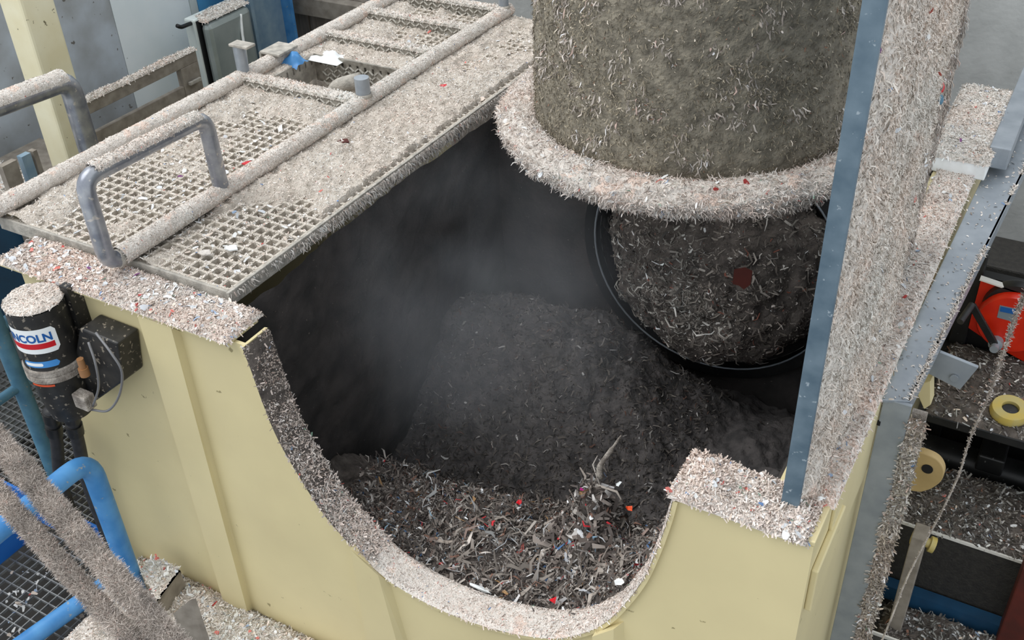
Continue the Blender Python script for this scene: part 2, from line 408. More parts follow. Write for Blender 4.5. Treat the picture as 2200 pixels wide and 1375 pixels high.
# ribs
def rib(fl_, side, y=0.002):
    a = [ony(px, py, y) for px, py in fl_]; r_ = [ony(px, py, YF) for px, py in side]
    for q in a+r_: q[2] = min(q[2], 1.984)
    V = [a[0], a[1], a[2], a[3], [a[0][0], YF, a[0][2]], r_[0], r_[1], [a[3][0], YF, a[3][2]]]
    MB().add(V, [(0,1,2,3), (0,3,7,4), (1,5,6,2), (0,4,5,1), (3,2,6,7)]).build('stiffening_rib', 'cream', hop)
rib([(293,672),(366,700),(533,1320),(484,1308)], [(388,712),(548,1326)])
rib([(752,1180),(812,1236),(872,1450),(800,1450)], [(838,1250),(900,1460)])
rib([(1272,1368),(1318,1352),(1318,1470),(1275,1470)], [(1340,1335),(1345,1470)])
# stepped blocks on the right edge under the flange
MB().box(1.688, 1.705, 0.06, 0.30, 1.74, 1.88).build('side_block', 'cream', hop, bevel=0.004)
MB().box(1.688, 1.697, 0.20, 1.9, 1.70, 1.985).build('side_block', 'cream', hop, bevel=0.003)
# inside walls
def wall_in(u, v):
    P = np.stack([0*u, 0.10+1.66*u, 0.35+1.64*v], 1)
    d = 0.03*fbm(P, 3)+0.05*np.maximum(0, fbm(P*np.array([1, 1, 0.18]), 5, 3)-0.42)+0.012*vnoise(P, 22)
    P[:, 0] = -0.125+d; return P
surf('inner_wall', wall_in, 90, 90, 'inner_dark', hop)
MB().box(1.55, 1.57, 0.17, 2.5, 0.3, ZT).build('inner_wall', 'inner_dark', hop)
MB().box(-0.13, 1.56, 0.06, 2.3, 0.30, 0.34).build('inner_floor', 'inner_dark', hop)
# back wall with round mouth
MY = 1.72; mc = np.array([0.868, 1.57]); MR = 0.497
S = 64; V = []
bx = (-0.13, 1.56, 0.34, 1.98)
for k in range(S):
    a = 2*PI*k/S; c, s = math.cos(a), math.sin(a)
    V.append((mc[0]+MR*c, MY, mc[1]+MR*s))
    ts = [((bx[1] if c > 0 else bx[0])-mc[0])/c if abs(c) > 1e-6 else 9, ((bx[3] if s > 0 else bx[2])-mc[1])/s if abs(s) > 1e-6 else 9]
    t = max(min(ts), MR+0.03); V.append((mc[0]+t*c, MY, mc[1]+t*s))
Fs = [(2*k, 2*k+1, 2*((k+1) % S)+1, 2*((k+1) % S)) for k in range(S)]
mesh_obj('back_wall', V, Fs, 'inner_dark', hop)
MB().lathe((mc[0], MY, mc[1]), [(MR, 0.0), (MR+0.004, -0.045), (MR+0.05, -0.045), (MR+0.055, -0.03), (MR+0.055, 0.0)], 64, (0, 1, 0)).build('mouth_collar', 'machine_black', hop, smooth='auto')
MB().lathe((mc[0], MY, mc[1]), [(MR, 0.0), (MR, 0.55), (0.0, 0.56)], 48, (0, 1, 0)).build('mouth_tube', 'inner_dark', hop, smooth=True)
MB().tube([(mc[0]+(MR+0.002)*math.cos(a), MY-0.048, mc[1]+(MR+0.002)*math.sin(a)) for a in np.linspace(0, 2*PI, 65)], 0.004, 6, False).build('collar_bead', 'galv', hop, smooth=True)

# ================================================================== DISCHARGE PIPE
BC = np.array([0.765, 1.63]); BR = 0.545; BZ = 2.185; RO = 0.678
pipe = thing('vertical_pipe', 'wide vertical pipe coated in grey-brown fibre hanging over the hopper', 'pipe', (BC[0], BC[1], BZ))
def barrel(u, v):
    a = 2*PI*u; z = BZ-0.05+1.6*v
    P = np.stack([BC[0]+BR*np.cos(a), BC[1]+BR*np.sin(a), z], 1)
    d = 0.010*fbm(P, 9)+0.012*(fbm(P, 38, 2))
    P[:, 0] += d*np.cos(a); P[:, 1] += d*np.sin(a); return P
surf('pipe_body', barrel, 260, 200, 'barrel', pipe)
MB().lathe((BC[0], BC[1], BZ), [(BR-0.01, 0.022), (RO-0.035, 0.022), (RO-0.035, -0.022), (BR-0.01, -0.022)], 64).build('pipe_flange', 'lint_grey', pipe, smooth='auto')
n = 80000
u = 0.42+0.62*rng.random(n); v = rng.random(n); e = 1e-3
keep = rng.random(n) < 0.35+0.75*(fbm(barrel(u, v), 6) > 0.5)
u = u[keep]; v = v[keep]; n = len(u)
P = barrel(u, v); N = np.stack([np.cos(2*PI*u), np.sin(2*PI*u), 0*u], 1)
s1 = strips(P, N, 0.005+0.016*rng.random(n)**2.5, 0.0015+0.003*rng.random(n)**2, (0.05, 0.6), 0.5, pick('barrel', n)*1.15*(1+0.7*(fbm(P, 7, 3)-0.5))[:, None], (0, 0, -1), 0.35)
n = 16000; u = 0.55+0.47*rng.random(n); v = rng.random(n)*0.9
kk = fbm(barrel(u, v), 14, 2) > 0.585; u = u[kk]; v = v[kk]; n = len(u)
P = barrel(u, v); N = np.stack([np.cos(2*PI*u), np.sin(2*PI*u), 0*u], 1)
s2 = strips(P, N, 0.010+0.025*rng.random(n)**2, 0.002+0.004*rng.random(n)**2, (0.1, 0.6), 0.6, pick('grey', n), (0, 0, -1), 0.5)
strips_obj('fibre_scraps', [s1, s2], parent=pipe)
def ring(u, v):
    a = 2*PI*(0.40+0.66*u); ph = -0.55*PI+1.6*PI*v
    rm = (BR+RO)/2+0.003; ra = (RO-BR)/2
    P0 = np.stack([np.cos(a)*3, np.sin(a)*3, 2*ph], 1)
    k = 1.05+0.9*(fbm(P0, 2.6)-0.5)
    rr = rm+ra*np.cos(ph)*k; z = BZ+0.045*np.sin(ph)*k
    return np.stack([BC[0]+rr*np.cos(a), BC[1]+rr*np.sin(a), z], 1)
debris('fibre_collar', 'thick furry pinkish fibre collar caked round the foot of the wide pipe', 'debris', ring, 160, 28, 'lint', 52000, 'pink', (0.006, 0.030), (0.001, 0.0035), (0.05, 0.7), 0.5, bias=(0, 0, -1), bias_w=0.45, conf=250, seg=2)

# ================================================================== LUMP, PILE
def lump(u, v):
    a = 2*PI*u; t = v*PI*0.5
    dx = np.cos(a)*np.sin(t); dz = np.sin(a)*np.sin(t); dy = -np.cos(t)
    P = np.stack([dx, dy, dz], 1); k = 0.86+0.30*fbm(P, 2.6)+0.07*vnoise(P, 14)
    return np.stack([0.90+0.43*dx*k, 1.75+0.42*dy*k, 1.605+0.40*dz*k], 1)
debris('fibre_plug', 'dark ragged plug of matted fibre packed in the round mouth', 'debris', lump, 110, 60, 'pile', 16000, 'lump', (0.012, 0.055), (0.002, 0.009), (0.1, 0.8), 0.7, conf=25, seg=2)
o = MB().prism([ony(x, y, 1.30) for x, y in [(1577,580),(1600,576),(1616,584),(1612,612),(1598,622),(1588,614),(1574,610)]], (0, 0.006, 0)).build('cardboard_scrap', 'redbrown')
tag(o, 'reddish brown scrap stuck in the dark fibre plug', 'scrap')

def pz(x, y):
    """height of the waste in the hopper"""
    Q = np.stack([x, y, 0*x], 1)
    lipz = np.interp(x, cut[:, 0], cut[:, 2])
    front = np.minimum(lipz-0.03, 1.16+0.20*np.clip((x-0.35)/0.9, 0, 1)+0.30*np.clip((x-1.0)/0.35, 0, 1)**1.5)
    front = np.where(x < 0.05, 1.12, front)
    fw = np.clip((y-0.40)/0.45, 0, 1); fw = fw*fw*(3-2*fw)
    valley = 0.86+0.10*np.clip(x, 0, 1)
    z = front*(1-fw)+valley*fw
    bx_ = np.clip((y-0.75)/0.55, 0, 1); bx_ = bx_*bx_*(3-2*bx_)
    fall = 1-np.clip((y-1.42)/0.2, 0, 1)**2
    right = 1-np.clip((x-0.55)/0.55, 0, 1)*0.8
    z = z+0.44*bx_*fall*right
    tuft = 0.27*np.exp(-(((x-0.95)/0.085)**2+((y-0.45)/0.085)**2))
    z = z+tuft+0.05*np.exp(-(((x-1.2)/0.12)**2+((y-0.3)/0.12)**2))
    z = z+0.12*(fbm(Q, 6)-0.5)+0.05*(fbm(Q, 22, 3)-0.5)
    return z
def pile(u, v):
    x = -0.10+1.62*u; y = 0.075+0.66*v
    return np.stack([x, y, pz(x, y)], 1)
parts = []
def on_pile(n, x0, x1, y0, y1):
    x = x0+(x1-x0)*rng.random(n); y = y0+(y1-y0)*rng.random(n); e = 0.004; z = pz(x, y)
    N = unit(np.stack([-(pz(x+e, y)-z)/e, -(pz(x, y+e)-z)/e, 1+0*x], 1))
    return np.stack([x, y, z], 1), N
P, N = on_pile(34000, 0.05, 1.42, 0.08, 0.75); k = len(P)
parts.append(strips(P, N, 0.008+0.042*rng.random(k)**2.5, 0.002+0.008*rng.random(k)**2.5, (0.05, 0.75), 0.7, pick('pile', k)*(1+0.9*(fbm(P, 9, 3)-0.5))[:, None]))
P, N = on_pile(230, 0.15, 1.35, 0.10, 0.6); k = len(P)
parts.append(strips(P+N*0.006, N, 0.015+0.07*rng.random(k)**3, 0.003+0.011*rng.random(k)**2, (0.05, 0.5), 0.7, pick('confetti', k)*0.6))
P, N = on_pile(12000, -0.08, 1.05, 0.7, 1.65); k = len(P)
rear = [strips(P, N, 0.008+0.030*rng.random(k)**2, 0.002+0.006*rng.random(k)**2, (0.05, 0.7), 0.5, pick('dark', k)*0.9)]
P, N = on_pile(700, 0.45, 1.38, 0.09, 0.5); k = len(P)
parts.append(strips(P+N*0.004, N, 0.03+0.06*rng.random(k), 0.004+0.012*rng.random(k)**2, (0.0, 0.35), 0.8, np.clip(pick('grey', k)*(0.35+0.55*rng.random((k, 1))), 0, 0.8), (0.7, 0.5, 0.3), 0.5))
# the strand and ragged tuft
P, N = on_pile(420, 0.83, 1.03, 0.36, 0.54); k = len(P)
parts.append(strips(P, N, 0.015+0.05*rng.random(k), 0.005+0.012*rng.random(k), (0.05, 0.75), 0.9, pick('pile', k)*1.2))
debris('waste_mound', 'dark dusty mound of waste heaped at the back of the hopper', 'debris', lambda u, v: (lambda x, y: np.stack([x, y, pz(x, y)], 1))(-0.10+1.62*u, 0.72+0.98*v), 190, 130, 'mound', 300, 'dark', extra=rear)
debris('waste_pile', 'heap of grey shredded waste scraps behind the cut hopper front', 'debris', pile, 190, 110, 'pile', 400, 'pile', extra=parts)
a0 = ony(1290, 1000, 0.45); a1 = ony(1312, 968, 0.44); a2 = ony(1334, 936, 0.42)
o = MB().tube(spline([a0-[0, 0, 0.05], a0, a1, a2], 4), [0.010]*5+[0.008]*4+[0.004]*3+[0.002], 6).build('plastic_strand', 'lint_grey', smooth=True)
tag(o, 'pale twisted strand sticking up from the waste tuft', 'strand')
for nm, lab, px, py, yy, m_, sz in [
    ('red_scrap', 'small red scrap lying in the middle of the waste', 1116, 1078, 0.42, 'sticker_red', 0.020),
    ('red_scrap', 'red scrap near the bottom rim of the cut front', 1190, 1288, 0.16, 'sticker_red', 0.026),
    ('red_scrap', 'faded red scrap in the waste beside the right rim', 1352, 1092, 0.28, 'orange_band', 0.020),
    ('magenta_scrap', 'tiny magenta scrap at the foot of the waste tuft', 1250, 1050, 0.40, 'magenta', 0.014),
    ('white_scrap', 'white card scrap on the right of the waste tuft', 1330, 1040, 0.36, 'sticker_white', 0.018),
    ('white_scrap', 'white plastic scrap lying low near the right rim', 1330, 1250, 0.16, 'sticker_white', 0.026),
    ('white_strip', 'white strip of film lying near the lower rim', 1030, 1265, 0.16, 'sticker_white', 0.022)]:
    c = ony(px, py, yy); t = c
    d = CAM-c; d = d/np.linalg.norm(d); c = c+d*0.03
    sz *= 0.62; L_ = sz*(3.0 if nm == 'white_strip' else 1)
    ax = np.array([0.8, 0.2, -0.35 if nm == 'white_strip' else 0.3]); ax /= np.linalg.norm(ax)
    bx2 = np.cross(d, ax); bx2 /= np.linalg.norm(bx2)
    aa = np.sort(rng.random(9))*2*PI
    pts = [c+ax*L_*math.cos(w_)*(0.6+0.5*rng.random())+bx2*sz*0.75*math.sin(w_)*(0.6+0.5*rng.random())+d*0.012*rng.random() for w_ in aa]
    o = MB().prism(pts, -d*0.003).build(nm, m_); tag(o, lab, 'scrap')

# ================================================================== DEBRIS ON THE HOPPER RIM
ci = np.linspace(0, 1, len(cut))
def lipd(u, v):
    x = np.interp(u, ci, cut[:, 0]); z = np.interp(u, ci, cut[:, 2])
    nx = np.interp(u, ci, nrm[:, 0]); nz = np.interp(u, ci, nrm[:, 2])
    P = np.stack([x, 0.018+0.115*v, z], 1)
    hgt = 0.004+0.016*fbm(P, 18)*np.interp(u, [0, 0.12, 0.3, 0.8, 0.93, 1], [0.3, 0.5, 1, 1, 0.5, 0.2])
    hgt = hgt*np.minimum(1, np.minimum(v, 1-v)*8+0.1)
    P[:, 0] += nx*hgt; P[:, 2] += nz*hgt; return P
debris('rim_debris', 'pale lint caked along the curved bottom rim of the cut hopper front', 'debris', lambda u, v: lipd(0.36+0.64*u, v), 110, 12, 'lint', 14000, 'pink', (0.005, 0.016), (0.002, 0.005), (0.0, 0.5), 0.3, density=lambda u, v: np.interp(0.36+0.64*u, [0.36, 0.5, 0.85, 0.95, 1], [0.7, 1, 1, 0.5, 0.3]), flip=True)
n = 7000; uu = 0.365*np.sqrt(rng.random(n)); vv = rng.random(n)
kk = rng.random(n) < np.interp(uu, [0, 0.15, 0.30, 0.365], [0.10, 0.22, 0.7, 1.0]); uu = uu[kk]; vv = vv[kk]; n = len(uu)
P = lipd(uu, vv); N = np.stack([np.interp(uu, ci, nrm[:, 0]), 0*uu, np.interp(uu, ci, nrm[:, 2])], 1)
lip_extra = [strips(P, N, 0.005+0.014*rng.random(n)**2, 0.002+0.005*rng.random(n)**2, (0, 0.5), 0.3, pick('pink', n)*0.92, seg=1)]
debris('rim_debris', 'dark speckled lint on the steep left rim of the cut hopper front', 'debris', lambda u, v: lipd(0.365*u, v), 70, 12, 'pile', 7000, 'grey', (0.005, 0.018), (0.002, 0.006), (0.05, 0.6), 0.3, density=lambda u, v: np.interp(u, [0, 0.5, 1], [0.5, 0.7, 1.0])*(fbm(lipd(0.365*u, v), 22, 2) > 0.44), flip=True, extra=lip_extra)
def heap(x0, x1, y0, y1, z0, h0, h1, sc=9, edge=0.03, droop=0.0):
    def fn(u, v):
        x = x0+(x1-x0)*u; y = y0+(y1-y0)*v; Q = np.stack([x, y, 0*x+z0], 1)
        e = np.minimum(np.minimum(u*(x1-x0), (1-u)*(x1-x0)), np.minimum(v*(y1-y0), (1-v)*(y1-y0)))
        k = np.clip(e/edge, 0, 1)**0.5
        return np.stack([x, y, z0-droop*(1-k)+k*(h0+h1*fbm(Q, sc))], 1)
    return fn
debris('flange_debris', 'pinkish lint layer on the left front flange before the grating', 'debris', heap(-0.985, 0.0, -0.003, 0.165, 2.0, 0.004, 0.022, 14, 0.015, 0.004), 160, 30, 'lint', 24000, 'pink', (0.004, 0.015), (0.002, 0.0055), (0.0, 0.4), 0.3, conf=260)
debris('flange_debris', 'thick pinkish lint heap on the right front flange by the steel strip', 'debris', heap(1.345, 1.675, 0.02, 0.168, 2.0, 0.012, 0.045, 12, 0.022, 0.012), 70, 36, 'lint', 14000, 'pink', (0.005, 0.020), (0.002, 0.006), (0.0, 0.55), 0.35, conf=90)
debris('flange_debris', 'lint strip along the right side flange beside the furry sheet', 'debris', heap(1.572, 1.70, 0.15, 2.60, 2.0, 0.004, 0.022, 9, 0.015, 0.004), 30, 240, 'lint', 16000, 'pink', (0.005, 0.017), (0.002, 0.005), (0.0, 0.5), 0.3, conf=80)

# ================================================================== FURRY SIDE SHEET WITH STEEL STRIP
sh = thing('side_sheet', 'upright steel side sheet with bare grey-blue front strip on the right flange', 'sheet', (1.62, 0.6, 2.0))
MB().box(1.598, 1.622, 0.085, 0.88, 2.0, 3.75).build('sheet_panel', 'galv_blue', sh)
st = MB().box(1.594, 1.634, 0.070, 0.084, 2.004, 3.75).build('edge_strip', 'galv_blue', sh, bevel=0.002)
MB().box(1.575, 1.598, 0.88, 1.34, 2.0, 3.75).build('sheet_panel', 'galv_blue', sh)
MB().lathe((1.614, 0.066, 2.035), [(0.0, -0.001), (0.006, -0.001), (0.006, 0.004), (0, 0.004)], 12, (0, 1, 0)).build('bolt_hole', 'hole', st)
def fur1(u, v):
    y = 0.088+0.80*u; z = 2.01+1.7*v
    P = np.stack([0*u, y, z], 1); d = 0.006+0.030*fbm(P, 7)+0.016*fbm(P*np.array([1, 2.2, 0.7]), 20, 3)
    d = d*np.clip(u*14+0.25, 0, 1); P[:, 0] = 1.620+d; return P
debris('furry_coat', 'thick beige fur of lint on the side sheet beside the steel strip', 'debris', fur1, 170, 240, 'lint', 80000, 'wall', (0.006, 0.024), (0.001, 0.0032), (0.05, 0.55), 0.5, bias=(0, 0, -1), bias_w=0.4, conf=120, seg=2)
def fur2(u, v):
    y = 0.88+0.47*u; z = 2.01+1.7*v
    P = np.stack([0*u, y, z], 1); d = 0.004+0.030*fbm(P*np.array([1, 2.5, 0.5]), 14)
    P[:, 0] = 1.595+d; return P
debris('furry_coat', 'greyer streaked lint on the rear part of the side sheet', 'debris', fur2, 80, 200, 'lint_grey', 28000, 'grey', (0.006, 0.026), (0.001, 0.0035), (0.05, 0.5), 0.45, bias=(0, 0, -1), bias_w=0.65, conf=50, seg=2)
for nm, lab, yz, m_ in [('red_scrap', 'bright red scrap stuck high in the greyer fur', (2024, 188), 'sticker_red'), ('teal_scrap', 'teal scrap under the red one in the greyer fur', (2022, 214), 'teal')]:
    c = onx(yz[0], yz[1], 1.642)
    o = MB().lathe(c, [(0.0, 0.004), (0.008, 0.003), (0.013, 0.0), (0.009, -0.004), (0, -0.004)], 9, (1, -0.3, 0.3)).build(nm, m_); tag(o, lab, 'scrap')

# ================================================================== WALKWAY GRATING
plat = thing('walkway_grating', 'lint-covered steel grating walkway on the left of the hopper', 'grating', (-0.65, 1.4, 2.0))
GX0, GX1, GY0, GY1, PIT = -1.17, -0.145, 0.185, 2.60, 0.0415
HX0, HX1, HY0, HY1 = -1.08, -0.62, 1.46, 1.79       # open hatch
GZ = 2.018
def bar_set(parent, name, x0, x1, y0, y1, z, pit, along, m='grating', w=0.008, h=0.026, hole=None):
    cache = {}
    def put(a, b_, c):
        L = round(b_-a, 4)
        ctr = ((a+b_)/2, c, z) if along == 'x' else (c, (a+b_)/2, z)
        if L not in cache:
            q = MB()
            if along == 'x': q.box(ctr[0]-L/2, ctr[0]+L/2, c-w/2, c+w/2, z-h/2, z+h/2)
            else: q.box(c-w/2, c+w/2, ctr[1]-L/2, ctr[1]+L/2, z-h/2, z+h/2)
            cache[L] = q.build(name, m, parent)
        else: copy_obj(cache[L], ctr, parent)
    lo, hi = (y0, y1) if along == 'x' else (x0, x1)
    n = int(round((hi-lo)/pit))
    for i in range(n+1):
        c = lo+(hi-lo)*i/n
        a, b_ = (x0, x1) if along == 'x' else (y0, y1)
        if hole:
            h0, h1, g0, g1 = (hole[2], hole[3], hole[0], hole[1]) if along == 'x' else (hole[0], hole[1], hole[2], hole[3])
            if h0 < c < h1: put(a, g0, c); put(g1, b_, c); continue
        put(a, b_, c)
bar_set(plat, 'bearing_bar', GX0, GX1, GY0, GY1, GZ, PIT, 'y', w=0.011, hole=(HX0, HX1, HY0, HY1))
bar_set(plat, 'cross_bar', GX0, GX1, GY0, GY1, GZ+0.001, PIT, 'x', w=0.010, hole=(HX0, HX1, HY0, HY1))
MB().box(-0.142, -0.130, 0.165, 2.60, 1.985, 2.034).build('edge_bar', 'steel_dusty', plat, bevel=0.002)
MB().box(-1.175, -0.142, 0.168, 0.178, 1.985, 2.034).build('edge_bar', 'steel_dusty', plat, bevel=0.002)
MB().box(HX0-0.02, HX0, HY0-0.01, HY1, 1.80, 2.045).build('hatch_side', 'steel_dusty', plat)
MB().box(HX1, HX1+0.01, HY0-0.01, HY1, 1.80, 2.034).build('hatch_side', 'steel_dusty', plat)
hs = MB().box(HX0-0.02, HX1+0.01, HY1, HY1+0.012, 1.80, 2.05).build('hatch_side', 'checker', plat)
def lugs(x0, x1, yf, z0, z1, parent, px=0.026, pz_=0.022):
    q = MB(); r = 0; z = z0
    while z < z1:
        x = x0+(r % 2)*px/2; i = 0
        while x < x1:
            s = 1 if (i+r) % 2 else -1
            q.beam((x-0.010, yf-0.002, z-s*0.008), (x+0.010, yf-0.002, z+s*0.008), 0.006, 0.005, up=(0, 1, 0)); x += px; i += 1
        z += pz_; r += 1
    o = q.build('tread_pattern', 'checker_lug', parent); o['kind'] = 'stuff'
lugs(HX0+0.05, HX1, HY1, 1.88, 2.02, hs)
MB().tube(rounded([(-0.93, 1.74, 1.70), (-0.93, 1.70, 1.95), (-0.80, 1.75, 1.99)], 0.1), 0.035, 12).build('hatch_pipe', 'steel_dusty', plat, smooth=True)
def cover(x, y):
    """0 = bare grating, 1 = buried"""
    Q = np.stack([x, y, 0*x], 1)
    c = 0.30+0.75*np.exp(-((x+0.50)/0.045)**2)*(y > 0.1)*0.7
    strip_b = (x > -0.53)
    c = c+np.where(strip_b, np.clip((y-0.58)/0.25, 0, 1)*0.85*(1-np.clip((y-2.0)/0.3, 0, 1)*0.55), 0)
    c = c+np.where(~strip_b, np.clip((y-1.0)/0.3, 0, 1)*0.65*(1-np.clip((y-1.95)/0.3, 0, 1)*0.5), 0)
    c = c+np.where(~strip_b, np.exp(-((x+1.12)/0.10)**2)*0.8, 0)
    c = c+0.5*np.exp(-(((x+0.97)/0.13)**2+((y-0.95)/0.16)**2))+0.35*np.exp(-(((x+0.42)/0.08)**2+((y-0.27)/0.05)**2))
    return np.clip(c+1.6*(fbm(Q, 7)-0.5), 0, 1)*np.clip((-0.146-x)/0.02, 0.0, 1)
def gratd(u, v):
    x = -1.175+1.035*u; y = 0.175+2.42*v
    c = cover(x, y); Q = np.stack([x, y, 0*x], 1)
    z = 1.978+0.066*c+0.020*(fbm(Q, 24, 3)-0.35)*(0.35+c)
    inh = (x > HX0) & (x < HX1) & (y > HY0) & (y < HY1)
    z = np.where(inh, 1.72, z)
    return np.stack([x, y, z], 1)
def gden(u, v):
    x = -1.175+1.035*u; y = 0.175+2.42*v
    inh = (x > HX0-0.01) & (x < HX1+0.01) & (y > HY0-0.01) & (y < HY1+0.02)
    return np.where(inh, 0, 0.30+0.75*cover(x, y))
# lint lying on top of the bars as well
n = 36000; x = -1.16+1.01*rng.random(n); y = 0.18+2.4*rng.random(n)
k = rng.integers(0, 2, n).astype(bool)
x = np.where(k, GX0+np.round((x-GX0)/0.041)*0.041+0.004*rng.standard_normal(n), x)
y = np.where(~k, GY0+np.round((y-GY0)/0.04163)*0.04163+0.004*rng.standard_normal(n), y)
ok = ~((x > HX0-0.01) & (x < HX1+0.01) & (y > HY0-0.01) & (y < HY1+0.01)); x = x[ok]; y = y[ok]; n = len(x)
P = np.stack([x, y, np.full(n, GZ+0.0145)], 1); N = np.tile([0, 0, 1.0], (n, 1))
ex = [strips(P, N, 0.004+0.008*rng.random(n)**2, 0.002+0.003*rng.random(n), (0, 0.35), 0.3, pick('light', n), seg=1)]
n = 520; x = -1.15+1.0*rng.random(n); y = 0.19+2.2*rng.random(n)
ok = ~((x > HX0) & (x < HX1) & (y > HY0) & (y < HY1)); x = x[ok]; y = y[ok]; n = len(x)
P = np.stack([x, y, np.full(n, GZ+0.016)], 1); N = np.tile([0, 0, 1.0], (n, 1))
ex.append(strips(P, N, 0.008+0.026*rng.random(n)**3, 0.006+0.014*rng.random(n)**3, (0, 0.4), 0.25, pick('confetti', n, 0.06)))
debris('grating_debris', 'uneven lint and paper scraps lying in and on the walkway grating', 'debris', gratd, 190, 420, 'lint_mid', 60000, 'light', (0.004, 0.014), (0.002, 0.005), (0.0, 0.4), 0.3, density=gden, extra=ex)
# ragged fringe hanging from the inner edge
n = 7000; y = 0.17+2.3*rng.random(n)
y = y[rng.random(n) < np.clip((y-0.35)/0.7, 0.10, 1)]; n = len(y)
P = np.stack([np.full(n, -0.128)+0.004*rng.random(n), y, 2.030-0.05*rng.random(n)**2*np.clip(y*1.2, 0.3, 1)], 1); N = np.tile([1.0, -0.2, 0], (n, 1)); N = unit(N)
strips_obj('edge_fringe', [strips(P, N, 0.006+0.024*rng.random(n)**2.5, 0.001+0.003*rng.random(n), (0.05, 0.5), 0.4, pick('light', n)*0.85, (0, 0, -1), 0.6)], 'ragged lint fringe hanging from the inner edge of the walkway', 'debris')

# ================================================================== LADDER LYING ON THE WALKWAY
LX0, LX1, LZ, RR = -1.165, -0.545, 2.062, 0.029
lad = thing('steel_ladder', 'lint-coated tubular steel ladder with checker-plate rungs lying on the walkway', 'ladder', (-0.85, 1.3, 2.03))
MB().tube([(LX1, 0.12, LZ), (LX1, 1.4, LZ), (LX1, 2.62, LZ)], RR, 18).build('ladder_rail', 'steel_dusty', lad, smooth='auto')
MB().tube([(LX0, -0.25, LZ), (LX0, 1.4, LZ), (LX0, 2.60, LZ)], RR, 18).build('ladder_rail', 'steel_dusty', lad, smooth='auto')
hp = rounded([(LX1, 0.30, LZ), (LX1, 0.088, LZ), (LX1, 0.088, 2.36), (LX1, 0.60, 2.345), (LX1, 0.605, LZ)], 0.055, 5)
MB().tube(hp, 0.0275, 18).build('hand_loop', 'tube', lad, smooth='auto')
for yy, dp in ((1.385, 0.06), (1.955, 0.045), (2.275, 0.045), (2.545, 0.045)):
    rg = MB().box(LX0, LX1, yy, yy+dp, 1.995, 2.082).build('ladder_rung', 'checker', lad, bevel=0.003)
    lugs(LX0+0.035, LX1-0.03, yy, 2.012, 2.078, rg)
for (x_, y_, z1, r_) in ((LX1, 1.437, 2.165, 0.030), (LX0, 1.43, 2.20, 0.026), (LX1, 2.565, 2.60, 0.024)):
    sp = MB().tube([(x_, y_, LZ), (x_, y_, z1)], r_, 16).build('stub_post', 'galv', lad, smooth='auto')
    if x_ == LX0: MB().box(x_-0.03, x_+0.07, y_-0.028, y_+0.028, z1, z1+0.012).build('cap_plate', 'steel_dusty', sp, bevel=0.003)
    else: MB().lathe((x_, y_, LZ+0.02), [(r_+0.001, 0), (r_+0.006, 0.006), (r_+0.006, 0.012), (r_+0.001, 0.018)], 16).build('weld_ring', 'steel_dusty', sp, smooth='auto')
# bent clamp plate on the far rail
cy = onz(620, 100, 2.12)[1]
cl = MB().box(LX0-0.055, LX0+0.055, cy-0.07, cy+0.06, 2.095, 2.107).box(LX0-0.06, LX0-0.048, cy-0.07, cy+0.06, 2.04, 2.10).build('clamp_plate', 'steel_dusty', lad, bevel=0.003)
MB().tube([(LX0+0.05, cy-0.25, 2.03), (LX0+0.06, cy, 2.04)], 0.006, 8).build('clamp_pin', 'galv', lad, smooth=True)
# lint on the rails
def rail_coat(x_, y0, y1):
    def fn(u, v):
        y = y0+(y1-y0)*u; a = math.radians(-35)+math.radians(250)*v
        P = np.stack([x_+0*y, y, LZ+0*y], 1); Q = P+np.stack([np.cos(a), 0*a, np.sin(a)], 1)*0.1
        r_ = RR+0.001+(0.002+0.009*fbm(Q, 16))*np.clip(np.minimum(v, 1-v)*6, 0.05, 1)
        P[:, 0] += r_*np.cos(a); P[:, 2] += r_*np.sin(a); return P
    return fn
debris('rail_lint', 'beige lint crust along the near ladder rail beside the hopper', 'debris', rail_coat(LX1, 0.135, 2.61), 260, 18, 'lint', 22000, 'light', (0.004, 0.012), (0.0015, 0.004), (0.0, 0.4), 0.3, flip=True)
debris('rail_lint', 'beige lint crust along the far ladder rail', 'debris', rail_coat(LX0, -0.2, 2.58), 260, 18, 'lint', 14000, 'light', (0.004, 0.012), (0.0015, 0.004), (0.0, 0.4), 0.3, flip=True)
for yy, dp, w_ in ((1.385, 0.06, 'nearest'), (1.955, 0.045, 'second'), (2.275, 0.045, 'third'), (2.545, 0.045, 'farthest')):
    debris('rung_lint', 'pale lint along the top of the %s ladder rung' % w_, 'debris', heap(LX0, LX1, yy-0.004, yy+dp+0.006, 2.076, 0.003, 0.014, 15, 0.012, 0.003), 60, 10, 'lint', 2000, 'light', (0.005, 0.014), (0.002, 0.006), (0.0, 0.5), 0.3)
def loop_coat(u, v):
    y = 0.13+0.44*u; a = math.radians(20)+math.radians(140)*v; zc = 2.36-0.015*u
    P = np.stack([LX1+0*y, y, zc], 1); Q = P+np.stack([np.cos(a), 0*a, np.sin(a)], 1)*0.1
    r_ = 0.028+(0.001+0.008*fbm(Q, 20))*np.clip(np.minimum(v, 1-v)*6, 0.02, 1)
    P[:, 0] += r_*np.cos(a); P[:, 2] += r_*np.sin(a); return P
debris('rail_lint', 'lint crust on top of the ladder hand loop', 'debris', loop_coat, 70, 14, 'lint', 3800, 'light', (0.005, 0.013), (0.002, 0.005), (0.0, 0.5), 0.3, flip=True)
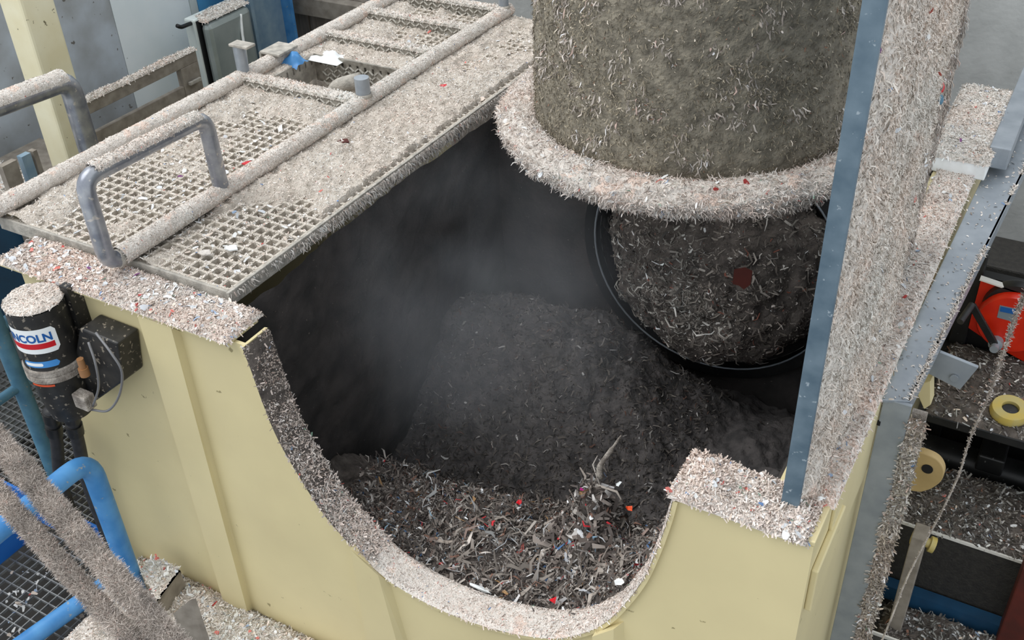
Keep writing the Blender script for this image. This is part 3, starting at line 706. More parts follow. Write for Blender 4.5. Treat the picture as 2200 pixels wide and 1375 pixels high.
# blue scrap by the clamp
c = onz(632, 140, 2.03)
bs = surf('blue_cloth', lambda u, v: np.stack([c[0]-0.045+0.10*u, c[1]-0.05+0.09*v, 2.035+0.05*np.sin(PI*v)*np.sin(PI*u)+0.02*vnoise(np.stack([u, v, 0*u], 1), 6)], 1), 16, 16, 'blue')
tag(bs, 'crumpled blue scrap beside the clamp on the far ladder rail', 'scrap')
for nm, lab, px, py in [('white_bag_scrap', 'white crumpled plastic lying behind the blue scrap', 700, 128)]:
    c = onz(px, py, 2.03)
    o = surf(nm, lambda u, v: np.stack([c[0]-0.09+0.19*u, c[1]-0.05+0.11*v, 2.036+0.05*np.sin(PI*v)*np.sin(PI*u)*vnoise(np.stack([u*1.4, v, 0*u], 1), 5)], 1), 24, 16, 'sticker_white'); tag(o, lab, 'scrap')
for nm, lab, px, py, m_ in [('red_scrap', 'red scrap on the grating inside the ladder hand loop', 533, 353, 'sticker_red'), ('pink_scrap', 'pink tissue scrap on the grating near the loop foot', 440, 545, 'lint'), ('red_scrap', 'dark red scrap beneath the near ladder rail', 738, 305, 'redbrown'), ('white_scrap', 'white scrap with blue print on the grating corner', 497, 535, 'sticker_white'), ('red_scrap', 'small red scrap on the lint right of the ladder', 952, 187, 'sticker_red')]:
    c = onz(px, py, 2.045)
    o = MB().prism([c+[-0.022, -0.01, 0], c+[0.010, -0.016, 0.003], c+[0.024, 0.004, 0], c+[0.006, 0.018, 0.004], c+[-0.016, 0.012, 0]], (0, 0, 0.004)).build(nm, m_); tag(o, lab, 'scrap')

# ================================================================== LEFT BACKGROUND
po = thing('cream_column', 'cream painted steel column rising behind the left ladder rail', 'column', (-1.96, 1.08, 0))
MB().box(-2.03, -1.89, 1.0, 1.16, 0.02, 3.0).build('column_shaft', 'cream_post', po, bevel=0.012)
MB().box(-2.09, -1.83, 0.94, 1.22, 0, 0.02).build('base_plate', 'cream_post', po)
gr = MB().tube(rounded([(-1.6, 0.0, 2.235), (-1.6, 0.905, 2.175), (-1.6, 0.905, 0.9)], 0.07, 6), 0.043, 18).build('guard_rail', 'tube', smooth='auto')
tag(gr, 'grey galvanised guard rail bent down in front of the cream column', 'rail')
def grc(u, v):
    y = 0.02+0.86*u; a = math.radians(10)+math.radians(160)*v; zc = 2.235-0.0663*y
    P = np.stack([-1.6+0*y, y, zc], 1); r_ = 0.0435+(0.001+0.008*fbm(P, 22))*np.clip(np.minimum(v, 1-v)*6, 0.02, 1)
    P[:, 0] += r_*np.cos(a); P[:, 2] += r_*np.sin(a); return P
debris('rail_lint', 'lint dust on top of the grey guard rail', 'debris', grc, 60, 14, 'lint', 3000, 'light', (0.005, 0.013), (0.002, 0.005), (0.0, 0.5), 0.3, flip=True)
bal = thing('baluster_fence', 'dark fence of upright bars at the left edge behind the guard rail', 'fence', (-1.75, 0.7, 0))
for px, w_, m_ in ((8, 0.07, 'brown_frame'), (50, 0.045, 'steel_blue'), (72, 0.02, 'brown_frame'), (108, 0.03, 'wood_brown')):
    p = onx(px, 330, -1.75)
    MB().box(-1.765, -1.735, p[1]-w_/2, p[1]+w_/2, 0.6, 1.90 if px != 108 else 1.75).build('upright_bar', m_, bal)
MB().box(-1.80, -1.77, 0.3, 1.0, 1.2, 1.66).build('back_board', 'blue_beam', bal)
led = thing('debris_ledge', 'narrow ledge heaped with pale debris behind the fence bars', 'ledge', (-2.2, 0.8, 0))
MB().box(-2.5, -1.95, 0.2, 1.3, 1.50, 1.56).build('ledge_plate', 'brown_frame', led)
debris('ledge_debris', 'pale debris heaped on the ledge behind the fence bars', 'debris', heap(-2.48, -1.98, 0.22, 0.98, 1.56, 0.03, 0.08, 9, 0.05, 0), 40, 50, 'lint', 4000, 'light', (0.01, 0.03), (0.005, 0.012), (0, 0.5), 0.3, conf=300)
fr = thing('flat_bar_frame', 'brown flat-bar guard frame with a lint-topped rail before the white wall', 'frame', (-2.1, 1.7, 1.4))
MB().box(-2.14, -2.10, 1.24, 2.055, 1.752, 1.812).build('top_bar', 'brown_frame', fr, bevel=0.003)
MB().box(-2.13, -2.105, 1.24, 1.93, 1.555, 1.658).build('lower_bar', 'brown_frame', fr, bevel=0.003)
MB().box(-2.14, -2.10, 1.93, 2.055, 0.6, 1.752).build('stile', 'brown_frame', fr, bevel=0.003)
MB().box(-2.13, -2.105, 1.24, 1.95, 1.0, 1.50).build('lower_bar', 'brown_frame', fr, bevel=0.003)
MB().box(-2.09, -2.075, 1.95, 2.03, 1.66, 1.675).build('latch', 'steel_dusty', fr)
debris('frame_lint', 'white lint along the top bar of the brown frame', 'debris', heap(-2.145, -2.095, 1.24, 2.06, 1.812, 0.003, 0.022, 14, 0.012, 0.002), 10, 80, 'lint', 2500, 'light', (0.006, 0.016), (0.003, 0.006), (0, 0.5), 0.3)
cb = thing('wall_cabinet', 'grey sheet-metal wall cabinet with black handle before the white wall', 'cabinet', (-2.45, 2.45, 1.25))
MB().box(-2.385, -2.305, 2.275, 2.66, 1.05, 1.865).build('cabinet_body', 'cabinet', cb, bevel=0.012)
MB().box(-2.305, -2.297, 2.285, 2.65, 1.06, 1.855).build('door_seal', 'black_clean', cb)
dr = MB().box(-2.297, -2.235, 2.30, 2.645, 1.07, 1.84).build('cabinet_door', 'cabinet_side', cb, bevel=0.03)
MB().box(-2.64, -2.385, 2.40, 2.50, 1.2, 1.3).build('wall_bracket', 'cabinet', cb)
MB().tube(rounded([(-2.33, 2.278, 1.845), (-2.33, 2.20, 1.848), (-2.33, 2.175, 1.865)], 0.02), 0.011, 10).build('door_handle', 'black_clean', cb, smooth=True)
debris('cabinet_lint', 'lint heap on top of the grey wall cabinet', 'debris', heap(-2.375, -2.25, 2.30, 2.65, 1.850, 0.003, 0.03, 10, 0.03, 0.002), 30, 30, 'lint', 2000, 'light', (0.006, 0.018), (0.003, 0.007), (0, 0.5), 0.3)
o = MB().tube(spline([onx(517, 30, -2.24), onx(521, 75, -2.225), onx(527, 110, -2.215), onx(533, 158, -2.215), onx(538, 200, -2.215)], 5), 0.008, 8).build('cabinet_cable', 'white_part', cb, smooth=True)
bc = thing('blue_column', 'faded blue H-section steel column right of the wall cabinet', 'column', (-2.36, 2.87, 0))
MB().box(-2.44, -2.28, 2.69, 2.715, 0, 2.9).build('column_flange', 'steel_blue', bc)
MB().box(-2.37, -2.35, 2.715, 3.02, 0, 2.9).build('column_web', 'steel_blue', bc)
MB().box(-2.44, -2.28, 3.02, 3.045, 0, 2.9).build('column_flange', 'blue', bc)
bw = thing('plank_screen', 'dusty brown plank screen under a horizontal beam in the far left corner', 'screen', (-1.6, 3.24, 0))
xa = -2.6
for i in range(7):
    MB().box(xa+0.262*i, xa+0.262*i+0.25, 3.24, 3.27, 0, 1.72).build('plank', 'wood_brown', bw)
bz = ony(690, 22, 3.16)[2]
bmh = MB().box(-2.6, -0.97, 3.16, 3.24, bz-0.05, bz+0.06).build('cross_beam', 'brown_frame', bw, bevel=0.004)
o = MB().tube(spline([(-1.30, 1.75, 1.99), (-1.29, 2.05, 1.985), (-1.29, 2.4, 1.99), (-1.30, 2.7, 1.96)], 5), 0.022, 10).build('black_tube', 'rubber', smooth=True); tag(o, 'thin black tube along the far ladder rail', 'hose')  # dark line beside the far rail, modelled as a tube

# ================================================================== GREASE PUMP
PC = ony(72, 645, -0.085); PR = 0.090
pump = thing('grease_pump', 'black cylindrical grease pump with white brand sticker on the hopper front corner', 'pump', (PC[0], PC[1], PC[2]-0.45))
def pz_(dz): return PC[2]+dz
MB().lathe((PC[0], PC[1], 0), [(0, pz_(-0.245)), (PR, pz_(-0.245)), (PR, pz_(-0.004)), (PR-0.006, pz_(0.0)), (0, pz_(0.0))], 48).build('reservoir', 'black', pump, smooth='auto')
MB().lathe((PC[0], PC[1], 0), [(PR-0.002, pz_(-0.262)), (PR+0.006, pz_(-0.258)), (PR+0.006, pz_(-0.240)), (PR+0.002, pz_(-0.236)), (PR+0.006, pz_(-0.232)), (PR+0.006, pz_(-0.214)), (PR-0.002, pz_(-0.210))], 48).build('clamp_ring', 'lint_grey', pump, smooth='auto')
MB().lathe((PC[0], PC[1], 0), [(0, pz_(-0.44)), (PR-0.022, pz_(-0.44)), (PR-0.008, pz_(-0.36)), (PR-0.006, pz_(-0.262)), (0, pz_(-0.262))], 40).build('pump_base', 'black', pump, smooth='auto')
# stickers wrapped on the reservoir
def front_angle(): return math.atan2(CAM[1]-PC[1], CAM[0]-PC[0])
FA = front_angle()
def wrap(V2, r):   # (s, z) -> cylinder, s is arc length, growing to the right seen from outside
    return [(PC[0]+r*math.cos(FA+s_/PR), PC[1]+r*math.sin(FA+s_/PR), PC[2]+z_) for s_, z_ in V2]
def patch(s0, s1, z0, z1, r, nm, m_, parent, rad=0.0):
    n_ = 18; V = []
    for i in range(n_+1):
        s_ = s0+(s1-s0)*i/n_; d = min(s_-s0, s1-s_); k_ = rad-math.sqrt(max(0, rad*rad-(rad-d)**2)) if d < rad else 0
        V += [(s_, z0+k_), (s_, z1-k_)]
    return mesh_obj(nm, wrap(V, r), [(2*i, 2*i+2, 2*i+3, 2*i+1) for i in range(n_)], m_, parent, True)
stk = patch(-0.155, 0.030, -0.142, -0.052, PR+0.0008, 'brand_sticker', 'sticker_white', pump, 0.014)
patch(-0.145, 0.018, -0.124, -0.104, PR+0.0013, 'red_bar', 'sticker_red', stk)
patch(-0.105, 0.012, -0.196, -0.172, PR+0.0008, 'small_sticker', 'sticker_sky', pump, 0.010)
patch(-0.098, -0.038, -0.190, -0.178, PR+0.0012, 'small_sticker_patch', 'sticker_white', pump, 0.003)
def text_mesh(body, size):
    cu = bpy.data.curves.new('txt', 'FONT'); cu.body = body; cu.size = size; cu.fill_mode = 'FRONT'; cu.offset = size*0.035; cu.resolution_u = 3
    ob = bpy.data.objects.new('txt', cu); COL.objects.link(ob)
    dg = bpy.context.evaluated_depsgraph_get(); dg.update()
    me = bpy.data.meshes.new_from_object(ob.evaluated_get(dg)); bpy.data.objects.remove(ob)
    bm = bmesh.new(); bm.from_mesh(me); bmesh.ops.triangulate(bm, faces=bm.faces[:])
    bmesh.ops.subdivide_edges(bm, edges=[e_ for e_ in bm.edges if e_.calc_length() > size*0.2], cuts=2); bmesh.ops.triangulate(bm, faces=bm.faces[:])
    V = [tuple(v_.co) for v_ in bm.verts]; bm.verts.index_update(); Fc = [tuple(v_.index for v_ in f_.verts) for f_ in bm.faces]; bm.free()
    return V, Fc
V, Fc = text_mesh('LINCOLN', 0.040)
xm = max(v_[0] for v_ in V)
sx = 0.160/xm
mesh_obj('brand_lettering', wrap([(-0.145+v_[0]*sx, -0.098+v_[1]) for v_ in V], PR+0.0016), Fc, 'sticker_blue', stk, recalc=False)
patch(-0.10, -0.025, -0.270, -0.262, PR+0.004, 'orange_band', 'orange_band', pump)
debris('pump_lint', 'white lint cap on top of the grease pump', 'debris', lambda u, v: np.stack([PC[0]+(PR+0.001)*v*np.cos(2*PI*u), PC[1]+(PR+0.001)*v*np.sin(2*PI*u), PC[2]+0.003+0.02*np.sqrt(np.clip(1-v**4, 0, 1))*(0.3+fbm(np.stack([v*np.cos(2*PI*u), v*np.sin(2*PI*u), 0*u], 1), 3))], 1), 48, 14, 'lint', 3600, 'light', (0.005, 0.014), (0.002, 0.005), (0, 0.4), 0.3)
# motor and bracket on the hopper front
mb = [ony(x, y, -0.06) for x, y in [(170,705),(252,738),(264,820),(205,862),(150,838)]]
MB().prism(mb, (0, 0.088, 0)).build('motor_housing', 'black', pump, bevel=0.006)
MB().box(PC[0]+0.05, PC[0]+0.085, -0.02, 0.028, PC[2]-0.22, PC[2]+0.03).build('mounting_plate', 'black', pump)
q = ony(178, 790, -0.10); MB().lathe(q, [(0, -0.03), (0.016, -0.03), (0.016, 0.0), (0.011, 0.0), (0.011, 0.035), (0, 0.035)], 12).build('valve_fitting', 'copper', pump, smooth='auto')
q = ony(180, 855, -0.11); MB().box(q[0]-0.03, q[0]+0.03, q[1]-0.02, q[1]+0.02, q[2]-0.035, q[2]+0.02).build('connector_block', 'lint_grey', pump, bevel=0.004)
MB().tube(spline([ony(190, 735, -0.10), ony(205, 780, -0.12), ony(212, 830, -0.12), ony(200, 872, -0.11)], 6), 0.004, 8).build('grease_line', 'grease_line', pump, smooth=True)
MB().tube(spline([ony(206, 715, -0.10), ony(240, 760, -0.12), ony(262, 800, -0.12), ony(256, 850, -0.12), ony(232, 882, -0.12), ony(196, 880, -0.11)], 6), 0.004, 8).build('grease_line', 'grease_line', pump, smooth=True)
for i, (p0, p1, p2, lab) in enumerate([((108,880),(122,950),(135,1050),'left'), ((150,878),(168,950),(190,1040),'right')]):
    a0, a1, a2 = ony(*p0, -0.06), ony(*p1, -0.05), ony(*p2, -0.04)
    h_ = MB().tube(spline([a0, a1, a2, a2+[0, 0, -0.4]], 6), 0.023, 12).build('black_tube', 'rubber', smooth=True)
    tag(h_, 'black hydraulic hose hanging under the grease pump, %s of the pair' % lab, 'hose')
    d = (a1-a0)/np.linalg.norm(a1-a0); L_ = np.linalg.norm(a1-a0)
    for t_ in (0.05, 0.45):
        MB().lathe(a0+d*L_*t_, [(0.022, 0), (0.029, 0.0), (0.029, 0.05), (0.022, 0.05)], 12, d).build('hose_ferrule', 'machine_black', h_, smooth='auto')

# ================================================================== LOWER LEFT DECK
deck = thing('lower_deck_grating', 'dark steel mesh deck low in the left foreground', 'grating', (-1.5, 0.2, 0.6))
bar_set(deck, 'bearing_bar', -2.35, -0.55, -0.75, -0.02, 0.588, 0.042, 'y', 'mesh_steel', 0.004, 0.012)
bar_set(deck, 'cross_bar', -2.35, -0.55, -0.75, -0.02, 0.589, 0.042, 'x', 'mesh_steel', 0.004, 0.012)
deck2 = thing('rear_deck_grating', 'fine steel mesh deck behind the grease pump', 'grating', (-1.7, 0.6, 0.6))
bar_set(deck2, 'bearing_bar', -2.4, -0.98, 0.05, 1.2, 0.588, 0.036, 'y', 'mesh_steel', 0.004, 0.012)
bar_set(deck2, 'cross_bar', -2.4, -0.98, 0.05, 1.2, 0.589, 0.036, 'x', 'mesh_steel', 0.004, 0.012)
n = 420; x = -1.5+0.95*rng.random(n); y = -0.6+0.5*rng.random(n)
k = fbm(np.stack([x, y, 0*x], 1), 6) > 0.52; x = x[k]; y = y[k]; n = len(x)
P = np.stack([x, y, np.full(n, 0.603)], 1); N = np.tile([0, 0, 1.0], (n, 1))
strips_obj('deck_scraps', [strips(P, N, 0.010+0.03*rng.random(n)**2, 0.004+0.011*rng.random(n)**2, (0, 0.5), 0.4, pick('confetti', n)*0.6)], 'scattered paper scraps on the low mesh deck', 'debris')
# blue handrail loop
hx = -0.97
q = ony(228, 1090, -0.13); hx = q[0]; b0 = onx(160, 1008, hx); b1 = q
hr = MB().tube(rounded([(hx, b0[1]-0.75, b0[2]-0.01), (hx, b1[1], b0[2]), (hx, b1[1], 0.6)], 0.09, 7), 0.036, 18).build('blue_handrail', 'blue', smooth='auto')
tag(hr, 'bright blue tubular handrail bent down beside the hopper corner', 'rail')
a = onz(60, 1375, 0.66); b_ = onz(200, 1275, 0.66); d = (b_-a)/np.linalg.norm(b_-a)
o = MB().tube([a-d*0.3, a, b_+d*0.05], 0.034, 18).build('blue_pipe', 'blue', smooth='auto'); tag(o, 'blue pipe lying low over the mesh deck under the furry cables', 'pipe')
tp = thing('teal_guard', 'weathered teal tube guard behind the grease pump', 'rail', (-1.45, 0.3, 0.6))
p0 = onx(45, 830, -1.42)
MB().tube([(-1.42, p0[1], 0.6), (-1.42, p0[1], 1.62)], 0.032, 14).build('upright_tube', 'teal', tp, smooth='auto')
p1 = onx(30, 838, -1.42)
MB().tube([(-1.42, p1[1]-0.9, p1[2]), (-1.42, p1[1]+0.35, p1[2])], 0.02, 12).build('cross_tube', 'teal', tp, smooth='auto')
p2 = onx(10, 695, -1.42)
MB().tube([(-1.42, p2[1]-0.9, p2[2]), (-1.42, p2[1]+0.5, p2[2])], 0.026, 12).build('cross_tube', 'teal', tp, smooth='auto')
o = MB().box(-1.9, -0.95, 0.0, 0.012, 0.6, 0.76).build('blue_toe_board', 'blue_clean', bevel=0.002); tag(o, 'bright blue toe board behind the hoses at deck level', 'board')
o = MB().box(-1.35, -1.335, -0.75, -0.10, 0.6, 0.78).build('blue_toe_board', 'blue_clean', bevel=0.002); tag(o, 'bright blue toe board at the left edge behind the furry cable', 'board')
# base ledge under the hopper front
lg = thing('base_ledge', 'narrow steel ledge along the foot of the hopper front', 'ledge', (-0.1, -0.1, 0))
MB().box(-0.80, 0.55, -0.20, 0.028, 0.0, 0.66).build('ledge_plate', 'brown_frame', lg)
debris('ledge_debris', 'lint and paper heaped along the foot of the hopper front', 'debris', heap(-0.80, 0.50, -0.21, 0.028, 0.66, 0.01, 0.07, 10, 0.05, 0.0), 110, 30, 'lint_mid', 15000, 'light', (0.005, 0.020), (0.002, 0.007), (0, 0.5), 0.35, conf=500)
t4 = [onz(x, y, 0.80) for x, y in [(305,1228),(335,1200),(388,1226),(338,1292)]]
br = thing('angle_bracket', 'lint-topped angle bracket at the hopper foot behind the furry cables', 'bracket', (t4[0][0], t4[0][1], 0.66))
MB().prism(t4, (0, 0, -0.012)).build('bracket_top', 'brown_frame', br)
MB().prism([t4[2], t4[3], t4[3]-[0, 0, 0.10], t4[2]-[0, 0, 0.14]], (-0.012, 0, 0)).build('bracket_side', 'brown_frame', br)
T = np.array(t4)
def tq(u, v):
    P = (T[0]*((1-u)*(1-v))[:, None]+T[1]*(u*(1-v))[:, None]+T[2]*(u*v)[:, None]+T[3]*((1-u)*v)[:, None])
    P[:, 2] += 0.004+0.016*fbm(P, 18); return P
debris('bracket_lint', 'white lint on top of the angle bracket at the hopper foot', 'debris', tq, 24, 24, 'lint', 2600, 'light', (0.005, 0.014), (0.002, 0.006), (0, 0.4), 0.3, flip=True, conf=30)
a = ony(372, 1318, -0.24); b_ = ony(410, 1288, -0.20)
o = MB().prism([a, b_, ony(440, 1375, -0.20)-[0, 0, 0.25], ony(405, 1420, -0.24)-[0, 0, 0.2]], (0.012, 0.012, 0)).build('grey_plate', 'brown_frame'); tag(o, 'dark grey upright flat plate at the bottom edge by the debris', 'plate')
c = onz(205, 1365, 0.70)
debris('foot_mound', 'off-white debris mound at the bottom edge between the furry cables and blue pipe', 'debris', heap(c[0]-0.16, c[0]+0.14, c[1]-0.22, c[1]+0.10, 0.60, 0.02, 0.14, 8, 0.09, 0), 40, 40, 'lint', 4500, 'light', (0.005, 0.016), (0.002, 0.006), (0, 0.4), 0.3)

# ================================================================== FURRY CABLES
def cable(label, p0, p1, D0, D1, r, n, nm='furry_cable'):
    a = CAM+ray(*p0)*D0; b_ = CAM+ray(*p1)*D1; d = b_-a; a = a-d*0.25; b_ = b_+d*0.3; d = b_-a; L = np.linalg.norm(d); t = d/L
    u_ = np.cross(t, [0, 0, 1.0]); u_ /= np.linalg.norm(u_); w_ = np.cross(t, u_)
    root = thing(nm, label, 'cable', tuple(a))
    MB().tube([a+t*L*k/10 for k in range(11)], r*0.35, 12).build('cable_core', 'rubber', root, smooth=True)
    def fn(u, v):
        an = 2*PI*v; Q = np.stack([u*L*1.0, np.cos(an)*0.06, np.sin(an)*0.06], 1)
        rr = r*(0.45+0.60*fbm(Q, 17, 3))
        return a+np.outer(u*L, t)+np.outer(rr*np.cos(an), u_)+np.outer(rr*np.sin(an), w_)
    lay = surf('fur_layer', fn, 160, 20, 'lint_brown', root); lay['kind'] = 'stuff'
    u = rng.random(n); v = rng.random(n); P = fn(u, v); N = np.outer(np.cos(2*PI*v), u_)+np.outer(np.sin(2*PI*v), w_)
    s1 = strips(P, N, 0.004+0.013*rng.random(n)**1.6, 0.0005+0.0009*rng.random(n), (0.1, 0.95), 0.6, pick('cable', n)*1.1*(1+0.9*(fbm(P, 22, 2)-0.5))[:, None], roll=1.0, seg=1)
    strips_obj('fur', [s1], parent=root)
    return root
cable('thick furry dust-coated cable crossing the lower left corner, upper of two', (0, 956), (350, 1357), 2.35, 2.15, 0.028, 65000)
cable('thinner furry dust-coated cable crossing the lower left corner, lower of two', (0, 1066), (275, 1369), 2.3, 2.15, 0.0205, 48000)

# ================================================================== RIGHT SIDE: GALVANISED FRAME
gf = thing('galvanised_frame', 'galvanised sheet rail and leg outside the right flange', 'frame', (1.75, 1.0, 0))
RZ = 1.972
rq = [onz(x, y, RZ) for x, y in [(1885,858),(1957,862),(2175,420),(2092,420)]]
far0 = rq[3]+(rq[3]-rq[0])*0.75; far1 = rq[2]+(rq[2]-rq[1])*0.75
MB().prism([rq[0], rq[1], rq[2], far1, far0, rq[3]], (0, 0, -0.01)).build('top_rail', 'galv', gf, bevel=0.002)
MB().prism([rq[1], rq[2], far1, far1-[0, 0, 0.06], rq[2]-[0, 0, 0.06], rq[1]-[0, 0, 0.06]], (-0.008, 0, 0)).build('rail_lip', 'galv', gf)
LY = (rq[0][1]+rq[1][1])/2
lgp = MB().box(1.700, 1.772, LY, LY+0.012, 0.0, RZ-0.004).build('front_leg', 'galv', gf, bevel=0.002)
MB().box(1.774, 1.812, LY+0.012, LY+0.03, 0.0, RZ-0.03).build('leg_side', 'lint_grey', gf)
q = ony(1884, 908, LY); MB().box(q[0]-0.009, q[0]+0.009, LY-0.002, LY+0.004, q[2]-0.007, q[2]+0.007).build('slot', 'hole', lgp)
n = 2600; t_ = rng.random((n, 1)); E0 = np.array(rq[1]); E1 = np.array(far1)
P = E0+(E1-E0)*t_+np.array([0, 0, 0.002])-np.array([0.012, 0, 0])*rng.random((n, 1))**2; kk = fbm(P, 9, 2) > 0.47; P = P[kk]; n = len(P)
strips_obj('rail_edge_lint', [strips(P, np.tile([0, 0, 1.0], (n, 1)), 0.004+0.012*rng.random(n)**2, 0.001+0.003*rng.random(n), (0, 0.6), 0.4, pick('light', n))], 'ragged lint clinging to the outer edge of the galvanised rail', 'debris')
n = 260; t_ = rng.random((n, 1)); s_ = rng.random((n, 1)); E2 = np.array(rq[0]); E3 = np.array(far0)
P = (E0+(E1-E0)*t_)*s_+(E2+(E3-E2)*t_)*(1-s_)+np.array([0, 0, 0.002])
strips_obj('rail_scraps', [strips(P, np.tile([0, 0, 1.0], (n, 1)), 0.004+0.010*rng.random(n)**2, 0.002+0.004*rng.random(n), (0, 0.3), 0.4, pick('light', n))], 'small pale scraps sprinkled on the galvanised rail', 'debris')
def legfur(u, v):
    P = np.stack([1.772+0.046*u-0.006*(1-v), 0*u, 0.3+1.63*v], 1); P[:, 1] = LY+0.012-0.004-0.016*fbm(P, 16); return P
debris('leg_lint', 'brownish lint caked on the outer side of the galvanised leg', 'debris', legfur, 16, 120, 'lint_brown', 6500, 'grey', (0.006, 0.020), (0.003, 0.007), (0.05, 0.6), 0.4, conf=40)
tb = thing('rail_tab', 'grey steel tab plate hanging from the galvanised rail', 'bracket', (1.83, 1.02, 1.78))
tp4 = [ony(x, y, 1.02) for x, y in [(2018,756),(2102,790),(2062,838),(2000,806),(1985,800)]]
MB().prism(tp4, (0, 0.012, 0)).build('tab_plate', 'galv', tb, bevel=0.002)
q = ony(2050, 812, 1.017); MB().lathe(q, [(0, -0.004), (0.012, -0.004), (0.012, 0.0), (0, 0)], 12, (0, 1, 0)).build('bolt_head', 'galv', tb)
gp = MB().prism([ony(x, y, 1.0) for x, y in [(1963,830),(2000,818),(2000,870),(1985,880)]], (0, 0.05, 0)).build('stay_block', 'cream', None, bevel=0.003); tag(gp, 'small tan block under the tab plate beside the galvanised leg', 'block')
# lug with eye
lug = thing('lifting_lug', 'lifting lug plate in shade-darkened cream with an eye hole beside the galvanised leg', 'lug', (1.82, 1.0, 1.35))
Lp = [ony(1935, 1052, 1.0)]+list(spline([ony(x, y, 1.0) for x, y in [(1958,968),(1990,976),(2016,990),(2028,1012),(2022,1034),(2002,1050),(1978,1058)]], 5))
MB().prism(Lp, (0, 0.03, 0)).build('lug_plate', 'lug_shaded', lug, bevel=0.004)
q = ony(1992, 1008, 0.998); MB().lathe(q, [(0, -0.001), (0.017, -0.001), (0.017, 0.002), (0, 0.002)], 16, (0, 1, 0)).build('eye_hole', 'hole', lug)
MB().prism([ony(x, y, 1.03) for x, y in [(1925,1060),(1945,1050),(1930,1130),(1908,1130)]], (0, 0.02, 0)).build('lug_stem', 'cream', lug)
# white cross box and rails on the flange
wbx = thing('white_cross_box', 'white box section lying across the rear right flange', 'box', (1.62, 1.98, 2.0))
MB().box(1.53, 1.73, 1.915, 2.06, 2.002, 2.062).build('box_body', 'white_part', wbx, bevel=0.004)
MB().box(1.525, 1.55, 1.30, 1.915, 2.002, 2.05).build('box_stem', 'white_part', wbx, bevel=0.004)
debris('box_lint', 'lint with reddish shreds on top of the white cross box', 'debris', heap(1.53, 1.735, 1.912, 2.58, 2.06, 0.004, 0.03, 12, 0.02, 0.002), 36, 90, 'lint', 11000, 'light', (0.005, 0.016), (0.002, 0.005), (0, 0.45), 0.3, conf=50)
MB().box(1.53, 1.72, 2.06, 2.59, 2.002, 2.058).build('box_body', 'steel_dusty', wbx)
o = MB().box(1.715, 1.785, 2.02, 2.95, 2.005, 2.085).build('grey_rail', 'galv', None, bevel=0.004); tag(o, 'grey square rail end beside the rear right flange', 'rail')

# ================================================================== RIGHT SIDE: MACHINERY, ITS SHADE PUT INTO DARK MATERIALS
mc_ = thing('lower_machine', 'machine with shade-darkened colours and debris-covered decks below the right flange', 'machine', (2.1, 1.7, 0))
DZ = 0.8; DY = 1.43
zb = ony(2010, 1270, DY)[2]
MB().box(1.745, 2.75, DY, 1.80, zb-0.02, DZ).build('deck_box', 'deck_front', mc_)
MB().box(1.745, 2.75, DY-0.004, DY+0.004, DZ-0.006, DZ+0.006).build('deck_edge', 'white_edge', mc_)
MB().box(1.72, 2.5, DY-0.06, DY-0.01, zb-0.07, zb).build('blue_beam', 'blue_beam', mc_)
MB().box(1.72, 2.75, 0.75, DY-0.06, 0.05, zb-0.09).build('lower_shelf', 'deck_front', mc_)
zr = ony(2100, 1000, 1.95)[2]
MB().tube([(1.72, 1.95, zr), (2.9, 1.95, zr)], 0.07, 24).build('ram_cylinder', 'machine_black', mc_, smooth='auto')
zq = ony(2100, 1066, 1.87)[2]
MB().tube([(1.80, 1.87, zq), (2.9, 1.87, zq)], 0.022, 16).build('ram_rod', 'chrome', mc_, smooth='auto')
q = ony(2130, 985, 1.92); MB().box(q[0]-0.05, q[0]+0.05, 1.86, 1.98, q[2]-0.03, q[2]+0.05).build('bolt_block', 'machine_black', mc_, bevel=0.008)
ZU = 1.20; yu = onz(2050, 905, ZU)[1]
MB().box(1.72, 2.95, yu, yu+0.5, ZU-0.04, ZU).build('upper_deck', 'machine_black', mc_, bevel=0.006)
MB().box(1.72, 2.95, yu+0.5, yu+0.55, 0.0, 1.52).build('rear_plate', 'black_clean', mc_)
q = ony(1990, 1165, 1.30); MB().lathe(q, [(0, -0.05), (0.03, -0.05), (0.03, -0.01), (0.018, -0.008), (0.018, 0.01), (0.03, 0.012), (0.03, 0.03), (0, 0.03)], 14, (1, 0.1, -0.2)).build('grease_knob', 'yellow', mc_, smooth='auto')
MB().box(1.83, 1.88, 1.22, 1.30, 0.1, 0.95).build('strut', 'brown_frame', mc_, bevel=0.004)
debris('deck_debris', 'grey scraps littering the front deck of the dark machine', 'debris', heap(1.75, 2.7, DY, 1.80, DZ, 0.002, 0.03, 10, 0.02, 0), 70, 30, 'pile', 5200, 'floor', (0.008, 0.03), (0.004, 0.010), (0, 0.5), 0.35, conf=120)
debris('deck_debris', 'grey scraps littering the upper deck near the yellow roller', 'debris', heap(1.75, 2.9, yu, yu+0.48, ZU, 0.002, 0.03, 10, 0.02, 0), 70, 30, 'pile', 4200, 'floor', (0.008, 0.03), (0.004, 0.010), (0, 0.5), 0.35, conf=120)
debris('shelf_debris', 'grey scraps heaped on the lowest shelf at the bottom right', 'debris', heap(1.80, 2.5, 0.80, DY-0.06, zb-0.09, 0.01, 0.07, 9, 0.03, 0), 50, 50, 'pile', 5200, 'floor', (0.008, 0.03), (0.004, 0.012), (0, 0.6), 0.35, conf=150)
q = ony(2168, 1300, 1.30); o = MB().box(q[0], q[0]+0.2, 1.30, 1.40, 0.0, ony(2180, 1215, 1.30)[2]).build('red_brown_post', 'redbrown', None, bevel=0.006); tag(o, 'red-brown painted post at the lower right corner', 'post')
tr = thing('white_tray', 'small white-edged tray with scraps at the bottom by the galvanised leg', 'tray', (1.85, 0.75, 0.4))
tz = 0.62
tq4 = [onz(x, y, tz) for x, y in [(1824,1343),(1932,1382),(1900,1450),(1790,1420)]]
